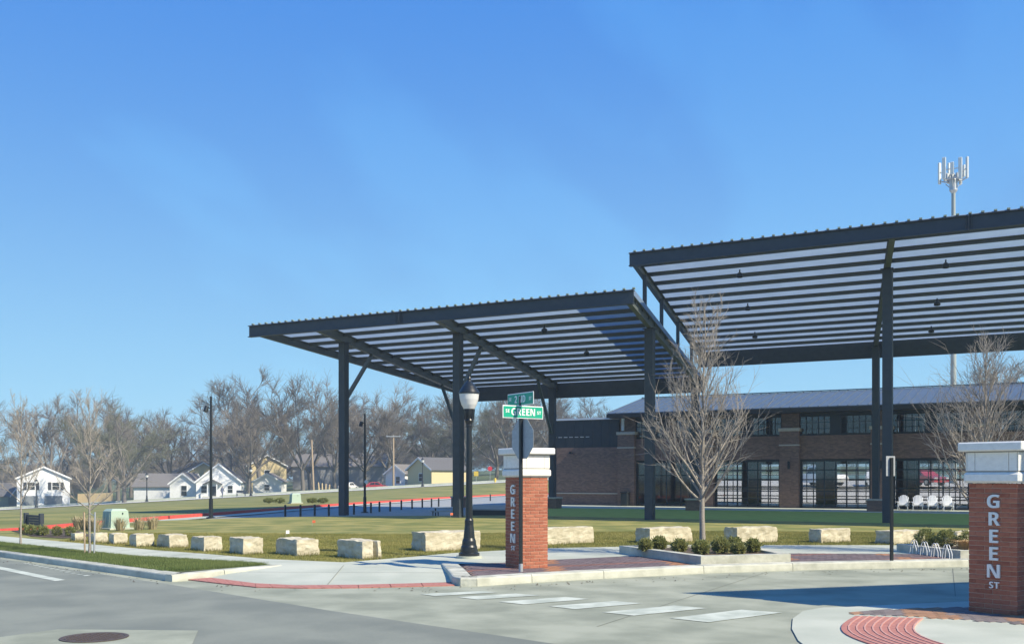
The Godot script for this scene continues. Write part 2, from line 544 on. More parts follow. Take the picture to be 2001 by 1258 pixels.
func kerb(called: String, line: Array, w: float, y0: float, y1: float, m: Material, label: String, piece := 1.5) -> void:
	# road lies to the right of the line's direction; each cast length is a piece of its own
	var root := Node3D.new()
	root.name = numbered(called)
	add_child(root)
	tag(root, label, "", "", "structure")
	for i in line.size() - 1:
		var a: Vector2 = line[i]; var b: Vector2 = line[i + 1]
		var count := maxi(1, int((b - a).length() / piece))
		if i == 0 and (b - a).length() > 20: count = 6
		for k in count:
			var p := a.lerp(b, float(k) / count); var q := a.lerp(b, float(k + 1) / count)
			var d := (q - p).normalized()
			var nl := Vector2(d.y, -d.x)   # to the left, away from the road
			var g := d * 0.006
			p += g; q -= g
			var mb := MB.new()
			var prof := [[0.0, y0], [0.008, y1 - 0.028], [0.018, y1 - 0.010], [0.045, y1], [w, y1], [w, y0]]
			for j in prof.size() - 1:
				mb.quad(v3(p + nl * prof[j][0], prof[j][1]), v3(q + nl * prof[j][0], prof[j][1]), v3(q + nl * prof[j + 1][0], prof[j + 1][1]), v3(p + nl * prof[j + 1][0], prof[j + 1][1]))
			for e in [p, q]:
				var pts := []
				for j in prof: pts.append(v3(e + nl * j[0], j[1]))
				for j in range(1, pts.size() - 1):
					if e == p: mb.tri(pts[0], pts[j + 1], pts[j])
					else: mb.tri(pts[0], pts[j], pts[j + 1])
			obj("kerb_stone", mb, m, root)

func pavers(called: String, poly: Array, y: float, along: Vector2, pattern: Callable, parent: Node) -> void:
	var mb := MB.new()
	mb.use_col = true
	var flat := PackedVector2Array(poly)
	var x := along.normalized()
	var z := Vector2(-x.y, x.x)
	var lo := Vector2(1e9, 1e9); var hi := -lo
	for p in poly:
		var q := Vector2(p.dot(x), p.dot(z))
		lo = lo.min(q); hi = hi.max(q)
	var r := RandomNumberGenerator.new()
	r.seed = 4
	var b := 0.1
	for j in int((hi.y - lo.y) / b):
		for i in int((hi.x - lo.x) / (2 * b)) + 1:
			var s := lo.x + i * 2 * b + (b if j % 2 else 0.0)
			var t := lo.y + (j + 0.5) * b
			var cc := x * s + z * t
			var ok := true
			for e in [x * b, -x * b, z * b / 2, -z * b / 2]:
				if not Geometry2D.is_point_in_polygon(cc + e, flat): ok = false
			if not ok: continue
			var base: Color = pattern.call(s - lo.x, t - lo.y)
			mb.col = base * r.randf_range(0.8, 1.2)
			var dy := r.randf_range(-0.0015, 0.0015)
			mb.box(v3(cc, y - 0.02 + dy), Vector3(2 * b - 0.008, 0.04, b - 0.008), Basis(Vector3(x.x, 0, x.y), Vector3.UP, Vector3(z.x, 0, z.y)))
	var o := obj(called, mb, M.paver, parent)
	o.set_meta("kind", "stuff")

func build_paving() -> void:
	var mb := MB.new()
	# second street: asphalt
	mb.sheet(lift([Vector2(-100, -110.5), Vector2(-6.34, -18.63), Vector2(-2.64, -14.80), Vector2(0.59, -11.72), Vector2(60, 47), Vector2(20, 87), Vector2(-140, -70)], 0.0))
	structure("road", mb, M.asphalt, "grey asphalt of the street in front")
	mb = MB.new()
	mb.sheet(lift([Vector2(-100, -110.5), Vector2(-6.34, -18.63), Vector2(-2.64, -14.80), Vector2(0.59, -11.72), Vector2(60, 47), Vector2(90, 20), Vector2(90, -26), Vector2(12.3, -24), Vector2(-1.2, -23), Vector2(-20, -36), Vector2(-100, -116)], -0.003))
	structure("side_street", mb, M.concrete, "pale concrete side street and gutter pan")
	# concrete joints, cut across the side street
	mb = MB.new()
	for l in [[Vector2(5.2, -20.9), Vector2(1.1, -13.2)], [Vector2(9.4, -21.8), Vector2(7.2, -16.6)], [Vector2(14.4, -22.8), Vector2(12.2, -17.4)]]:
		var d: Vector2 = (l[1] - l[0]).normalized()
		var s := Vector2(-d.y, d.x) * 0.006
		mb.sheet(lift([l[0] - s, l[1] - s, l[1] + s, l[0] + s], 0.001))
	var arc := [Vector2(3.10, -9.0), Vector2(3.22, -10.6), Vector2(3.36, -12.0), Vector2(3.54, -12.93), Vector2(3.81, -13.87), Vector2(4.18, -14.67), Vector2(4.60, -15.08), Vector2(4.99, -15.14), Vector2(5.4, -15.0)]
	for i in arc.size() - 1:
		var d: Vector2 = (arc[i + 1] - arc[i]).normalized()
		var s := Vector2(-d.y, d.x) * 0.011
		mb.sheet(lift([arc[i] - s, arc[i + 1] - s, arc[i + 1] + s, arc[i] + s], 0.0015))
	structure("pavement_joints", mb, M.sealant, "dark sealed joints in the concrete")
	# crossing bars
	var bars := [[[-1.52, -16.89], [-1.25, -16.60], [-0.22, -17.16], [-0.52, -17.38]], [[-0.88, -16.45], [-0.54, -16.12], [0.47, -16.72], [0.06, -16.98]], [[-0.20, -15.83], [0.18, -15.50], [1.23, -16.20], [0.86, -16.49]], [[0.55, -15.29], [0.92, -14.94], [2.00, -15.64], [1.59, -15.93]], [[1.29, -14.59], [1.70, -14.23], [2.87, -15.05], [2.44, -15.38]], [[2.16, -13.97], [2.61, -13.57], [3.85, -14.55], [3.34, -14.88]]]
	var names := ["farthest white crossing bar by the nose of the brick island", "second white crossing bar from the brick island", "third white crossing bar from the brick island", "fourth white crossing bar from the brick island", "fifth white crossing bar from the brick island", "nearest and widest white crossing bar, by the tactile corner"]
	for i in 6:
		mb = MB.new()
		var pts := []
		for q in bars[i]: pts.append(Vector3(q[0], 0.004, q[1]))
		mb.sheet(pts)
		tag(obj("crossing_bar", mb, M.paint_white), names[i], "road marking", "white bars of the crossing", "thing")
	mb = MB.new()
	mb.sheet([Vector3(-11.12, 0.004, -22.22), Vector3(-8.43, 0.004, -19.28), Vector3(-8.52, 0.004, -19.06), Vector3(-11.3, 0.004, -22.08)])
	tag(obj("lane_line", mb, M.paint_white), "white lane line on the asphalt near the kerb", "road marking", "", "thing")
	var wm := thing("worn_marking", "worn broken white paint beside the lane line", "road marking")
	for k in 12:
		var p := Vector2(-11.0 + k * 0.23, -23.0 + k * 0.26)
		var w := 0.06 + 0.05 * rng.randf()
		mb = MB.new()
		mb.sheet(lift([p, p + Vector2(w, w), p + Vector2(w + 0.07, w - 0.1), p + Vector2(0.05, -0.12)], 0.004))
		obj("paint_patch", mb, M.paint_white, wm)
	# manhole in its concrete patch
	mb = MB.new()
	mb.sheet(lift([Vector2(-6.6, -11.6), Vector2(-5.75, -12.93), Vector2(-3.94, -12.83), Vector2(-3.4, -10.6), Vector2(-5.4, -10.2)], 0.004))
	structure("concrete_patch", mb, M.concrete, "concrete patch round the manhole")
	var mh := thing("manhole_cover", "round rusty iron manhole cover in the road", "manhole cover", Vector3(-5.0, 0.008, -12.24))
	mb = MB.new()
	mb.lathe(Vector3.ZERO, [[0.39, 0.0], [0.39, 0.006], [0.345, 0.006], [0.34, 0.0]], 36)
	obj("rim", mb, M.iron, mh)
	mb = MB.new()
	mb.lathe(Vector3.ZERO, [[0.335, 0.0], [0.335, 0.005], [0.0, 0.005]], 36)
	for i in 9:
		for k in 9:
			var p := Vector3((i - 4) * 0.07, 0.008, (k - 4) * 0.07)
			if Vector2(p.x, p.z).length() < 0.30: mb.box(p, Vector3(0.04, 0.008, 0.04))
	obj("lid", mb, M.iron, mh)
	# verge between road and footpath
	mb = MB.new()
	mb.sheet(lift([Vector2(-70, -81.8), Vector2(-12.80, -25.45), Vector2(-6.72, -19.55), Vector2(-6.33, -19.60), Vector2(-5.80, -20.22), Vector2(-4.93, -21.22), Vector2(-6.42, -22.11), Vector2(-8.49, -23.25), Vector2(-10.14, -24.72), Vector2(-14.25, -28.48), Vector2(-19.6, -33.3), Vector2(-70, -83.6)], 0.125))
	structure("verge", mb, M.verge, "green grass verge between kerb and footpath")
	kerb("road_kerb", [Vector2(-70, -81.3), Vector2(-12.45, -24.95), Vector2(-6.30, -18.95)], 0.32, -0.02, 0.13, M.kerb, "weathered concrete kerb along the street", 2.4)
	kerb("ramp_kerb", [Vector2(-6.30, -18.95), Vector2(-5.62, -20.0), Vector2(-4.75, -21.15)], 0.2, -0.02, 0.13, M.kerb, "narrow kerb between the verge and the ramp", 3.0)
	# footpath and ramp
	mb = MB.new()
	var back := [Vector2(-70, -86.4), Vector2(-20.55, -35.1), Vector2(-16.04, -32.07), Vector2(-13.10, -29.42), Vector2(-8.91, -25.60), Vector2(-7.49, -24.55), Vector2(-5.48, -22.82), Vector2(-3.61, -21.90), Vector2(-2.30, -23.45), Vector2(-1.40, -24.70), Vector2(-0.20, -25.61), Vector2(0.99, -26.40), Vector2(3.39, -27.18), Vector2(6.95, -27.60), Vector2(12.34, -27.60), Vector2(14.94, -27.3), Vector2(40, -30)]
	var walk := back.duplicate()
	walk.append_array([Vector2(40, -27), Vector2(13.22, -24.05), Vector2(10.83, -24.22), Vector2(6.75, -24.55), Vector2(2.52, -23.58), Vector2(0.77, -22.53), Vector2(-0.19, -21.80), Vector2(-1.42, -21.45), Vector2(-4.93, -21.22), Vector2(-6.42, -22.11), Vector2(-8.49, -23.25), Vector2(-10.14, -24.72), Vector2(-14.25, -28.48), Vector2(-19.6, -33.3), Vector2(-70, -83.6)])
	mb.sheet(lift(walk, 0.12))
	structure("footpath", mb, M.walk, "pale concrete footpath")
	mb = MB.new()
	mb.sheet([Vector3(-4.93, 0.12, -21.22), Vector3(-1.42, 0.12, -21.45), Vector3(-1.10, 0.02, -18.70), Vector3(-2.76, 0.012, -18.30), Vector3(-3.84, 0.012, -18.2), Vector3(-4.66, 0.012, -18.55), Vector3(-5.79, 0.012, -19.62), Vector3(-5.5, 0.06, -20.3)])
	structure("ramp", mb, M.walk, "pale concrete ramp at the street corner")
	mb = MB.new()
	for l in [[Vector3(-3.5, 0.115, -21.3), Vector3(-3.3, 0.016, -18.3)], [Vector3(-5.2, 0.07, -20.2), Vector3(-1.3, 0.07, -20.0)]]:
		var s := Vector3(0.006, 0, 0) if absf(l[0].z - l[1].z) > 1 else Vector3(0, 0, 0.008)
		mb.quad(l[0] - s + Vector3.UP * 0.003, l[0] + s + Vector3.UP * 0.003, l[1] + s + Vector3.UP * 0.003, l[1] - s + Vector3.UP * 0.003)
	for k in 14:
		var p := Vector2(-3.6, -21.9).lerp(Vector2(-16.0, -32.0), k / 13.0)
		var q := p + Vector2(-0.75, 0.72).rotated(0.1) * 0.0
		q = p + Vector2(-0.4, 1.0) * 1.25
		var e := Vector2(0.01, 0.004)
		if k > 1 and k < 8: mb.sheet(lift([p - e, p + e, q + e, q - e], 0.123))
	structure("footpath_joints", mb, M.sealant, "tooled joints in the footpath")
	var red := thing("tactile_strip", "curved red tactile strip at the foot of the corner ramp", "tactile paving", Vector3.ZERO)
	var rt := [Vector2(-6.06, -19.34), Vector2(-5.79, -19.62), Vector2(-4.66, -18.55), Vector2(-3.84, -18.20), Vector2(-2.76, -18.30), Vector2(-1.10, -18.70)]
	var rb := [Vector2(-6.10, -19.26), Vector2(-5.29, -18.54), Vector2(-4.49, -17.92), Vector2(-3.56, -17.76), Vector2(-2.68, -17.84), Vector2(-1.02, -18.22)]
	for i in rt.size() - 1:
		for k in 3:
			mb = MB.new()
			var e := 0.004
			mb.slab([rt[i].lerp(rt[i + 1], k / 3.0 + e), rt[i].lerp(rt[i + 1], (k + 1) / 3.0 - e), rb[i].lerp(rb[i + 1], (k + 1) / 3.0 - e), rb[i].lerp(rb[i + 1], k / 3.0 + e)], -0.01, 0.016)
			obj("tile", mb, M.tactile, red)
	# dead leaves and grit swept against the kerbs
	mb = MB.new()
	var lr := RandomNumberGenerator.new()
	lr.seed = 33
	for k in 260:
		var seg: Array = [[Vector2(-0.9, -17.9), Vector2(5.8, -21.1)], [Vector2(5.8, -21.1), Vector2(12.4, -22.4)], [Vector2(-12.6, -24.8), Vector2(-6.4, -18.8)], [Vector2(-5.3, -18.3), Vector2(-1.1, -18.0)]][k % 4]
		var p: Vector2 = seg[0].lerp(seg[1], lr.randf()) + Vector2(lr.randf_range(-0.1, 0.25), absf(lr.randfn()) * 0.35)
		var e := Vector2(1, 0).rotated(lr.randf() * TAU) * lr.randf_range(0.012, 0.035)
		var f := Vector2(-e.y, e.x) * 0.5
		mb.tri(v3(p - e, 0.006), v3(p + f, 0.008 + lr.randf() * 0.012), v3(p + e, 0.007))
		mb.tri(v3(p - e, 0.006), v3(p + e, 0.007), v3(p - f, 0.006))
	tag(obj("leaf_litter", mb, M.soil), "scattered dead leaves and grit along the kerbs", "leaf litter", "", "stuff")
	# brick island
	kerb("island_kerb", [Vector2(-1.50, -21.4), Vector2(-1.20, -19.4), Vector2(-1.08, -18.45), Vector2(-0.92, -18.15), Vector2(-0.62, -18.15), Vector2(0.37, -18.80), Vector2(1.76, -19.56), Vector2(3.88, -20.66), Vector2(5.86, -21.32), Vector2(9.95, -22.25), Vector2(12.47, -22.68), Vector2(40, -27)], 0.34, -0.02, 0.15, M.kerb, "rough pale concrete kerb round the brick island", 2.2)
	var isl := Node3D.new()
	isl.name = "brick_paving"
	add_child(isl)
	tag(isl, "purple and orange brick paving of the island", "", "", "structure")
	var area := [Vector2(-1.12, -21.45), Vector2(-0.84, -19.35), Vector2(-0.72, -18.60), Vector2(0.32, -19.14), Vector2(1.62, -19.86), Vector2(3.76, -20.98), Vector2(5.78, -21.66), Vector2(9.88, -22.58), Vector2(12.5, -23.02), Vector2(20, -24.2), Vector2(20, -24.9), Vector2(13.22, -24.02), Vector2(10.83, -24.19), Vector2(6.75, -24.52), Vector2(2.52, -23.55), Vector2(0.77, -22.50), Vector2(-0.19, -21.77)]
	mb = MB.new()
	mb.sheet(lift(area, 0.108))
	obj("bedding", mb, M.bedding, isl)
	var purple := Color(0.135, 0.105, 0.11); var orange := Color(0.32, 0.155, 0.08); var rust := Color(0.20, 0.105, 0.085)
	pavers("paver_field", area, 0.126, Vector2(0.88, -0.47), func(s, t):
		if fmod(s + t * 0.5, 3.0) < 0.42 and fmod(t, 1.6) < 1.1: return orange
		if fmod(t + 0.35, 1.9) < 0.3: return rust
		return purple, isl)
	# corner pad with its tactile fan
	mb = MB.new()
	var pad := [Vector2(3.10, -9.0), Vector2(3.36, -12.0), Vector2(3.54, -12.93), Vector2(3.81, -13.87), Vector2(4.18, -14.67), Vector2(4.60, -15.08), Vector2(4.99, -15.14), Vector2(5.6, -15.35), Vector2(9.5, -16.6), Vector2(30, -20), Vector2(30, 0), Vector2(6, -5)]
	mb.slab(pad, -0.02, 0.012)
	structure("corner_pad", mb, M.walk, "pale concrete pad at the near street corner")
	var fan := thing("tactile_fan", "red fan of curved tactile tiles on the near corner", "tactile paving", Vector3.ZERO)
	for k in 9:
		for seg in 3:
			var pts := []
			for j in 5:
				var t := (seg + j / 4.0) / 3.0
				pts.append(fan_point(t, k / 9.0))
			for j in 5:
				var t := (seg + (4 - j) / 4.0) / 3.0
				pts.append(fan_point(t, (k + 0.80) / 9.0))
			mb = MB.new()
			mb.slab(pts, 0.0, 0.026)
			obj("tile", mb, M.tactile, fan)
		mb = MB.new()
		var st := []
		for j in 9: st.append(fan_point(j / 8.0, (k + 0.80) / 9.0))
		for j in 9: st.append(fan_point((8 - j) / 8.0, (k + 1.0) / 9.0))
		mb.slab(st, 0.0, 0.033)
		obj("raised_rib", mb, M.tactile_b, fan)
	var cpv := Node3D.new()
	cpv.name = "corner_brick_paving"
	add_child(cpv)
	tag(cpv, "orange and grey brick band round the gate pillar corner", "", "", "structure")
	var band := [Vector2(4.62, -14.30), Vector2(5.02, -14.72), Vector2(5.9, -15.0), Vector2(7.2, -15.2), Vector2(9.0, -15.6), Vector2(9.0, -12.0), Vector2(7.2, -12.9), Vector2(6.5, -13.3), Vector2(5.9, -13.72), Vector2(5.3, -14.02), Vector2(4.9, -14.1)]
	pavers("paver_field", band, 0.02, Vector2(0.88, -0.47), func(s, t):
		if fmod(s + t * 0.7 + 0.3, 1.5) < 0.75: return Color(0.30, 0.17, 0.10)
		return Color(0.17, 0.145, 0.14), cpv)
	# lawn in front of the canopies, artificial turf, hall terrace, drive
	var front := back.duplicate()
	front.remove_at(0)
	front.append_array([Vector2(40, -33), Vector2(24, -35.2), Vector2(17.69, -39.9), Vector2(15.39, -41.3), Vector2(11.10, -43.9), Vector2(6.38, -46.6), Vector2(1.71, -49.6), Vector2(-0.39, -50.4), Vector2(-2.64, -50.0), Vector2(-8.12, -49.32), Vector2(-12.33, -47.37), Vector2(-15.2, -43.90), Vector2(-15.9, -41.0), Vector2(-16.2, -37.6), Vector2(-17.3, -35.6), Vector2(-18.9, -34.5)])
	front.reverse()
	mb = MB.new()
	mb.sheet(lift(front, 0.115))
	structure("lawn", mb, M.lawn, "olive lawn with the boulders in front of the canopies")
	mb = MB.new()
	mb.sheet(lift([Vector2(40, -33), Vector2(24, -35.2), Vector2(17.69, -39.9), Vector2(15.39, -41.3), Vector2(11.10, -43.9), Vector2(6.38, -46.6), Vector2(1.71, -49.6), Vector2(0.4, -50.2), Vector2(0.2, -64.4), Vector2(2.16, -64.0), Vector2(8.08, -61.2), Vector2(15.41, -57.3), Vector2(19.87, -54.6), Vector2(23.0, -52.8), Vector2(40, -43.5)], 0.11))
	structure("artificial_turf", mb, M.turf, "bright green artificial turf under the canopies")
	mb = MB.new()
	mb.sheet(lift([Vector2(0.2, -64.4), Vector2(2.16, -64.0), Vector2(8.08, -61.2), Vector2(15.41, -57.3), Vector2(19.87, -54.6), Vector2(23.0, -52.8), Vector2(40, -43.5), Vector2(44, -52), Vector2(8, -72), Vector2(0.2, -76)], 0.10))
	structure("terrace", mb, M.walk, "pale concrete terrace in front of the brick hall")
	mb = MB.new()
	mb.sheet(lift([Vector2(-16.0, -42.0), Vector2(-12.33, -47.0), Vector2(-8.12, -49.0), Vector2(-2.64, -49.6), Vector2(0.5, -50.1), Vector2(0.4, -76), Vector2(8, -100), Vector2(14, -141), Vector2(10.5, -140.7), Vector2(-0.92, -118.7), Vector2(-6.93, -98.7), Vector2(-9.31, -87.0), Vector2(-11.65, -77.5), Vector2(-14.0, -64.4), Vector2(-15.42, -54.2), Vector2(-16.5, -48.1), Vector2(-17.0, -43.5)], -0.01))
	structure("drive", mb, M.plaza, "grey concrete drive beside the canopy")

func fan_point(t: float, k: float) -> Vector2:   # t runs from the far edge to the near edge, k from the outer arc inwards
	var a := Vector2(4.72, -14.05).lerp(Vector2(5.55, -13.80), k)
	var b := Vector2(4.10, -11.55).lerp(Vector2(4.95, -11.35), k)
	var p := a.lerp(b, t)
	return p + Vector2(-0.30, 0.05) * sin(PI * t) * 1.0

# ---------------------------------------------------------------- canopies
func build_canopies() -> void:
	var low_origin := Vector3(-9.28, 0, -47.8)
	var low := canopy("low_canopy", "lower dark steel canopy with pale panels, nearer the houses", low_origin, 9.35, [-3.96, -0.6], 16.0, 20.3, [[0.0, 3.03], [6.63, 3.03], [15.72, 4.9]], 19.2, 0.072)
	var high := canopy("high_canopy", "taller dark steel canopy with pale panels in front of the brick hall", Vector3(14.0, 0, -37.6), 11.3, [-10.36, -10.36], 19.0, 21.8, [[0.0, 4.5], [11.5, 4.5]], 20.7, 0.072)
	# short posts that stand on the lower canopy and carry the end of the taller one
	for r in [2.2, 6.5, 11.5, 16.5]:
		var p: Vector3 = Vector3(14.0, 0, -37.6) + UA * -10.1 + WA * r
		var mb := MB.new()
		var y0: float = 9.35 - 0.072 * (r + 2.11)
		var y1: float = 11.3 - 0.072 * r - 0.4
		mb.beam(p + Vector3.UP * y0, p + Vector3.UP * y1, 0.16, 0.16, WA)
		obj("post", mb, M.steel, high)
	# pendant floodlights under both
	for q in [[-6.0, 3.0], [-6.2, 9.0], [-6.4, 15.5], [2.2, 4.5], [2.4, 11.0], [2.6, 17.0]]:
		fixture(high, Vector3(14.0, 0, -37.6) + UA * q[0] + WA * q[1] + Vector3.UP * (11.3 - 0.072 * q[1] - 0.32))
	for q in [[11.0, 3.4], [11.6, 9.0], [5.0, 9.5]]:
		fixture(low, low_origin + UA * q[0] + WA * q[1] + Vector3.UP * (9.35 - 0.072 * q[1] - 0.32))

func fixture(parent: Node, p: Vector3) -> void:
	var mb := MB.new()
	mb.rod(p, p - Vector3.UP * 0.12, 0.03, 0.03, 8)
	mb.lathe(p - Vector3.UP * 0.34, [[0.12, 0.0], [0.15, 0.03], [0.13, 0.16], [0.05, 0.22]], 12)
	obj("floodlight", mb, M.black, parent)

func canopy(called: String, label: String, o: Vector3, top: float, left: Array, right: float, depth: float, rafters: Array, rr: float, slope: float) -> Node3D:
	var root := thing(called, label, "canopy")
	var pt := func(s: float, r: float, dy: float) -> Vector3:
		return o + UA * s + WA * r + Vector3.UP * (top - slope * r + dy)
	var lf := func(r: float) -> float:
		return lerpf(left[0], left[1], r / depth)
	# roof panels, each a ribbed sheet running from the high to the low edge
	var wide := 0.82
	var count := int(ceil((right - left[0]) / wide))
	for k in count:
		var s0: float = right - (k + 1) * wide + 0.001
		var s1: float = right - k * wide - 0.001
		var mb := MB.new()
		var a0 := maxf(s0, left[0])
		if s1 < left[0] + 0.05: continue
		var t := 0.002
		var ra := depth; var rb := depth   # how far the panel's two edges run before the slanting left edge cuts them
		if left[1] > left[0]:
			ra = depth * clampf((a0 - left[0]) / (left[1] - left[0]), 0, 1)
			rb = depth * clampf((s1 - left[0]) / (left[1] - left[0]), 0, 1)
		if rb < 0.4: continue
		for j in 8:   # profiled thin sheet: shallow troughs between the ribs
			var f0 := j / 8.0; var f1 := (j + 1) / 8.0
			var d0 := 0.0 if j % 2 == 0 else -t; var d1 := -t if j % 2 == 0 else 0.0
			mb.quad(pt.call(lerpf(a0, s1, f0), -0.08, d0), pt.call(lerpf(a0, s1, f1), -0.08, d1), pt.call(lerpf(a0, s1, f1), lerpf(ra, rb, f1), d1), pt.call(lerpf(a0, s1, f0), lerpf(ra, rb, f0), d0))
		obj("roof_panel", mb, M.panel, root)
		# dark rib closures that stand along the front edge
		for q in [s1, (s0 + s1) / 2]:
			if q < left[0] + 0.1: continue
			mb = MB.new()
			mb.beam(pt.call(q, -0.12, 0.055), pt.call(q, 0.02, 0.055), 0.10, 0.053)
			obj("rib_closure", mb, M.green_paint, root)
	# front fascia, in lengths bolted together
	var cuts := [left[0], left[0] + (right - left[0]) * 0.44, right]
	for i in 2:
		var mb := MB.new()
		var a: Vector3 = pt.call(cuts[i] + 0.01, -0.02, -0.03); var b: Vector3 = pt.call(cuts[i + 1] - 0.01, -0.02, -0.03)
		mb.ibeam(a, b, 0.22, 0.55, 0.035)
		obj("front_beam", mb, M.steel, root)
	var sp := MB.new()
	for e in [-0.09, 0.0, 0.09]:
		sp.box(pt.call(cuts[1] + e, -0.02, -0.30) - WA * 0.10, Vector3(0.035, 0.5, 0.03), Basis(UA, Vector3.UP, -WA))
	obj("splice_plate", sp, M.black, root)
	# edge beams and gutter beam at the low side
	var mb2 := MB.new()
	mb2.ibeam(pt.call(left[0] + 0.12, 0.1, -0.03), pt.call(left[1] + 0.12, depth, -0.03), 0.2, 0.38)
	obj("edge_beam", mb2, M.purlin, root)
	if called == "high_canopy":
		mb2 = MB.new()
		mb2.ibeam(pt.call(right - 0.12, 0.1, -0.03), pt.call(right - 0.12, depth, -0.03), 0.2, 0.38)
		obj("edge_beam", mb2, M.purlin, root)
	mb2 = MB.new()
	mb2.beam(pt.call(left[1], depth - 0.1, -0.03), pt.call(right, depth - 0.1, -0.03), 0.25, 0.92)
	obj("gutter_beam", mb2, M.steel, root)
	# rafters
	for q in rafters:
		var s: float = q[0]
		mb2 = MB.new()
		mb2.ibeam(pt.call(s, 0.1, -0.03), pt.call(s, depth - 0.25, -0.03), 0.22, 0.46, 0.03)
		obj("rafter", mb2, M.purlin, root)
	# purlins
	var np := 14
	for k in range(1, np):
		var r: float = depth * k / np
		mb2 = MB.new()
		var a: Vector3 = pt.call(lf.call(r) + 0.2, r, -0.03); var b: Vector3 = pt.call(right - 0.2, r, -0.03)
		mb2.beam(a, b, 0.1, 0.012)
		mb2.beam(a + WA * 0.044 - Vector3.UP * 0.012, b + WA * 0.044 - Vector3.UP * 0.012, 0.012, 0.15)
		mb2.beam(a - Vector3.UP * 0.162 + WA * 0.0, b - Vector3.UP * 0.162 + WA * 0.0, 0.07, 0.012)
		obj("purlin", mb2, M.purlin, root)
	# columns, braces and brick plinths
	for q in rafters:
		var s: float = q[0]
		var fr: float = q[1]
		for r in [fr, rr]:
			var foot: Vector3 = o + UA * s + WA * r
			var hc: float = top - slope * r - 0.49
			var y0 := 0.1 if r == fr else 0.78
			mb2 = MB.new()
			mb2.cbox(foot + Vector3.UP * (y0 + hc) / 2, Vector3(0.38, hc - y0, 0.38), 0.02, Basis(UA, Vector3.UP, UA.cross(Vector3.UP)))
			var col := obj("column", mb2, M.steel, root)
			mb2 = MB.new()
			mb2.box(foot + Vector3.UP * (hc + 0.02 - 0.03), Vector3(0.5, 0.03, 0.5), Basis(UA, Vector3.UP, UA.cross(Vector3.UP)))
			obj("cap_plate", mb2, M.black, col)
			if r == rr:
				mb2 = MB.new()
				mb2.cbox(foot + Vector3.UP * 0.38, Vector3(0.86, 0.64, 0.86), 0.01, Basis(UA, Vector3.UP, UA.cross(Vector3.UP)))
				var pl := obj("plinth", mb2, M.hall_brick, root)
				mb2 = MB.new()
				mb2.cbox(foot + Vector3.UP * 0.745, Vector3(0.96, 0.09, 0.96), 0.015, Basis(UA, Vector3.UP, UA.cross(Vector3.UP)))
				obj("plinth_cap", mb2, M.hall_trim, pl)
			if called == "low_canopy" and s < 12.0:
				var sg := 1.0 if r == fr else -1.0
				mb2 = MB.new()
				var p0: Vector3 = foot + WA * sg * 0.2 + Vector3.UP * (hc - 2.7)
				var p1: Vector3 = foot + WA * sg * 3.1 + Vector3.UP * (hc + 0.02 - slope * sg * 3.1)
				mb2.beam(p0, p1, 0.16, 0.16)
				obj("brace", mb2, M.purlin, root)
	return root

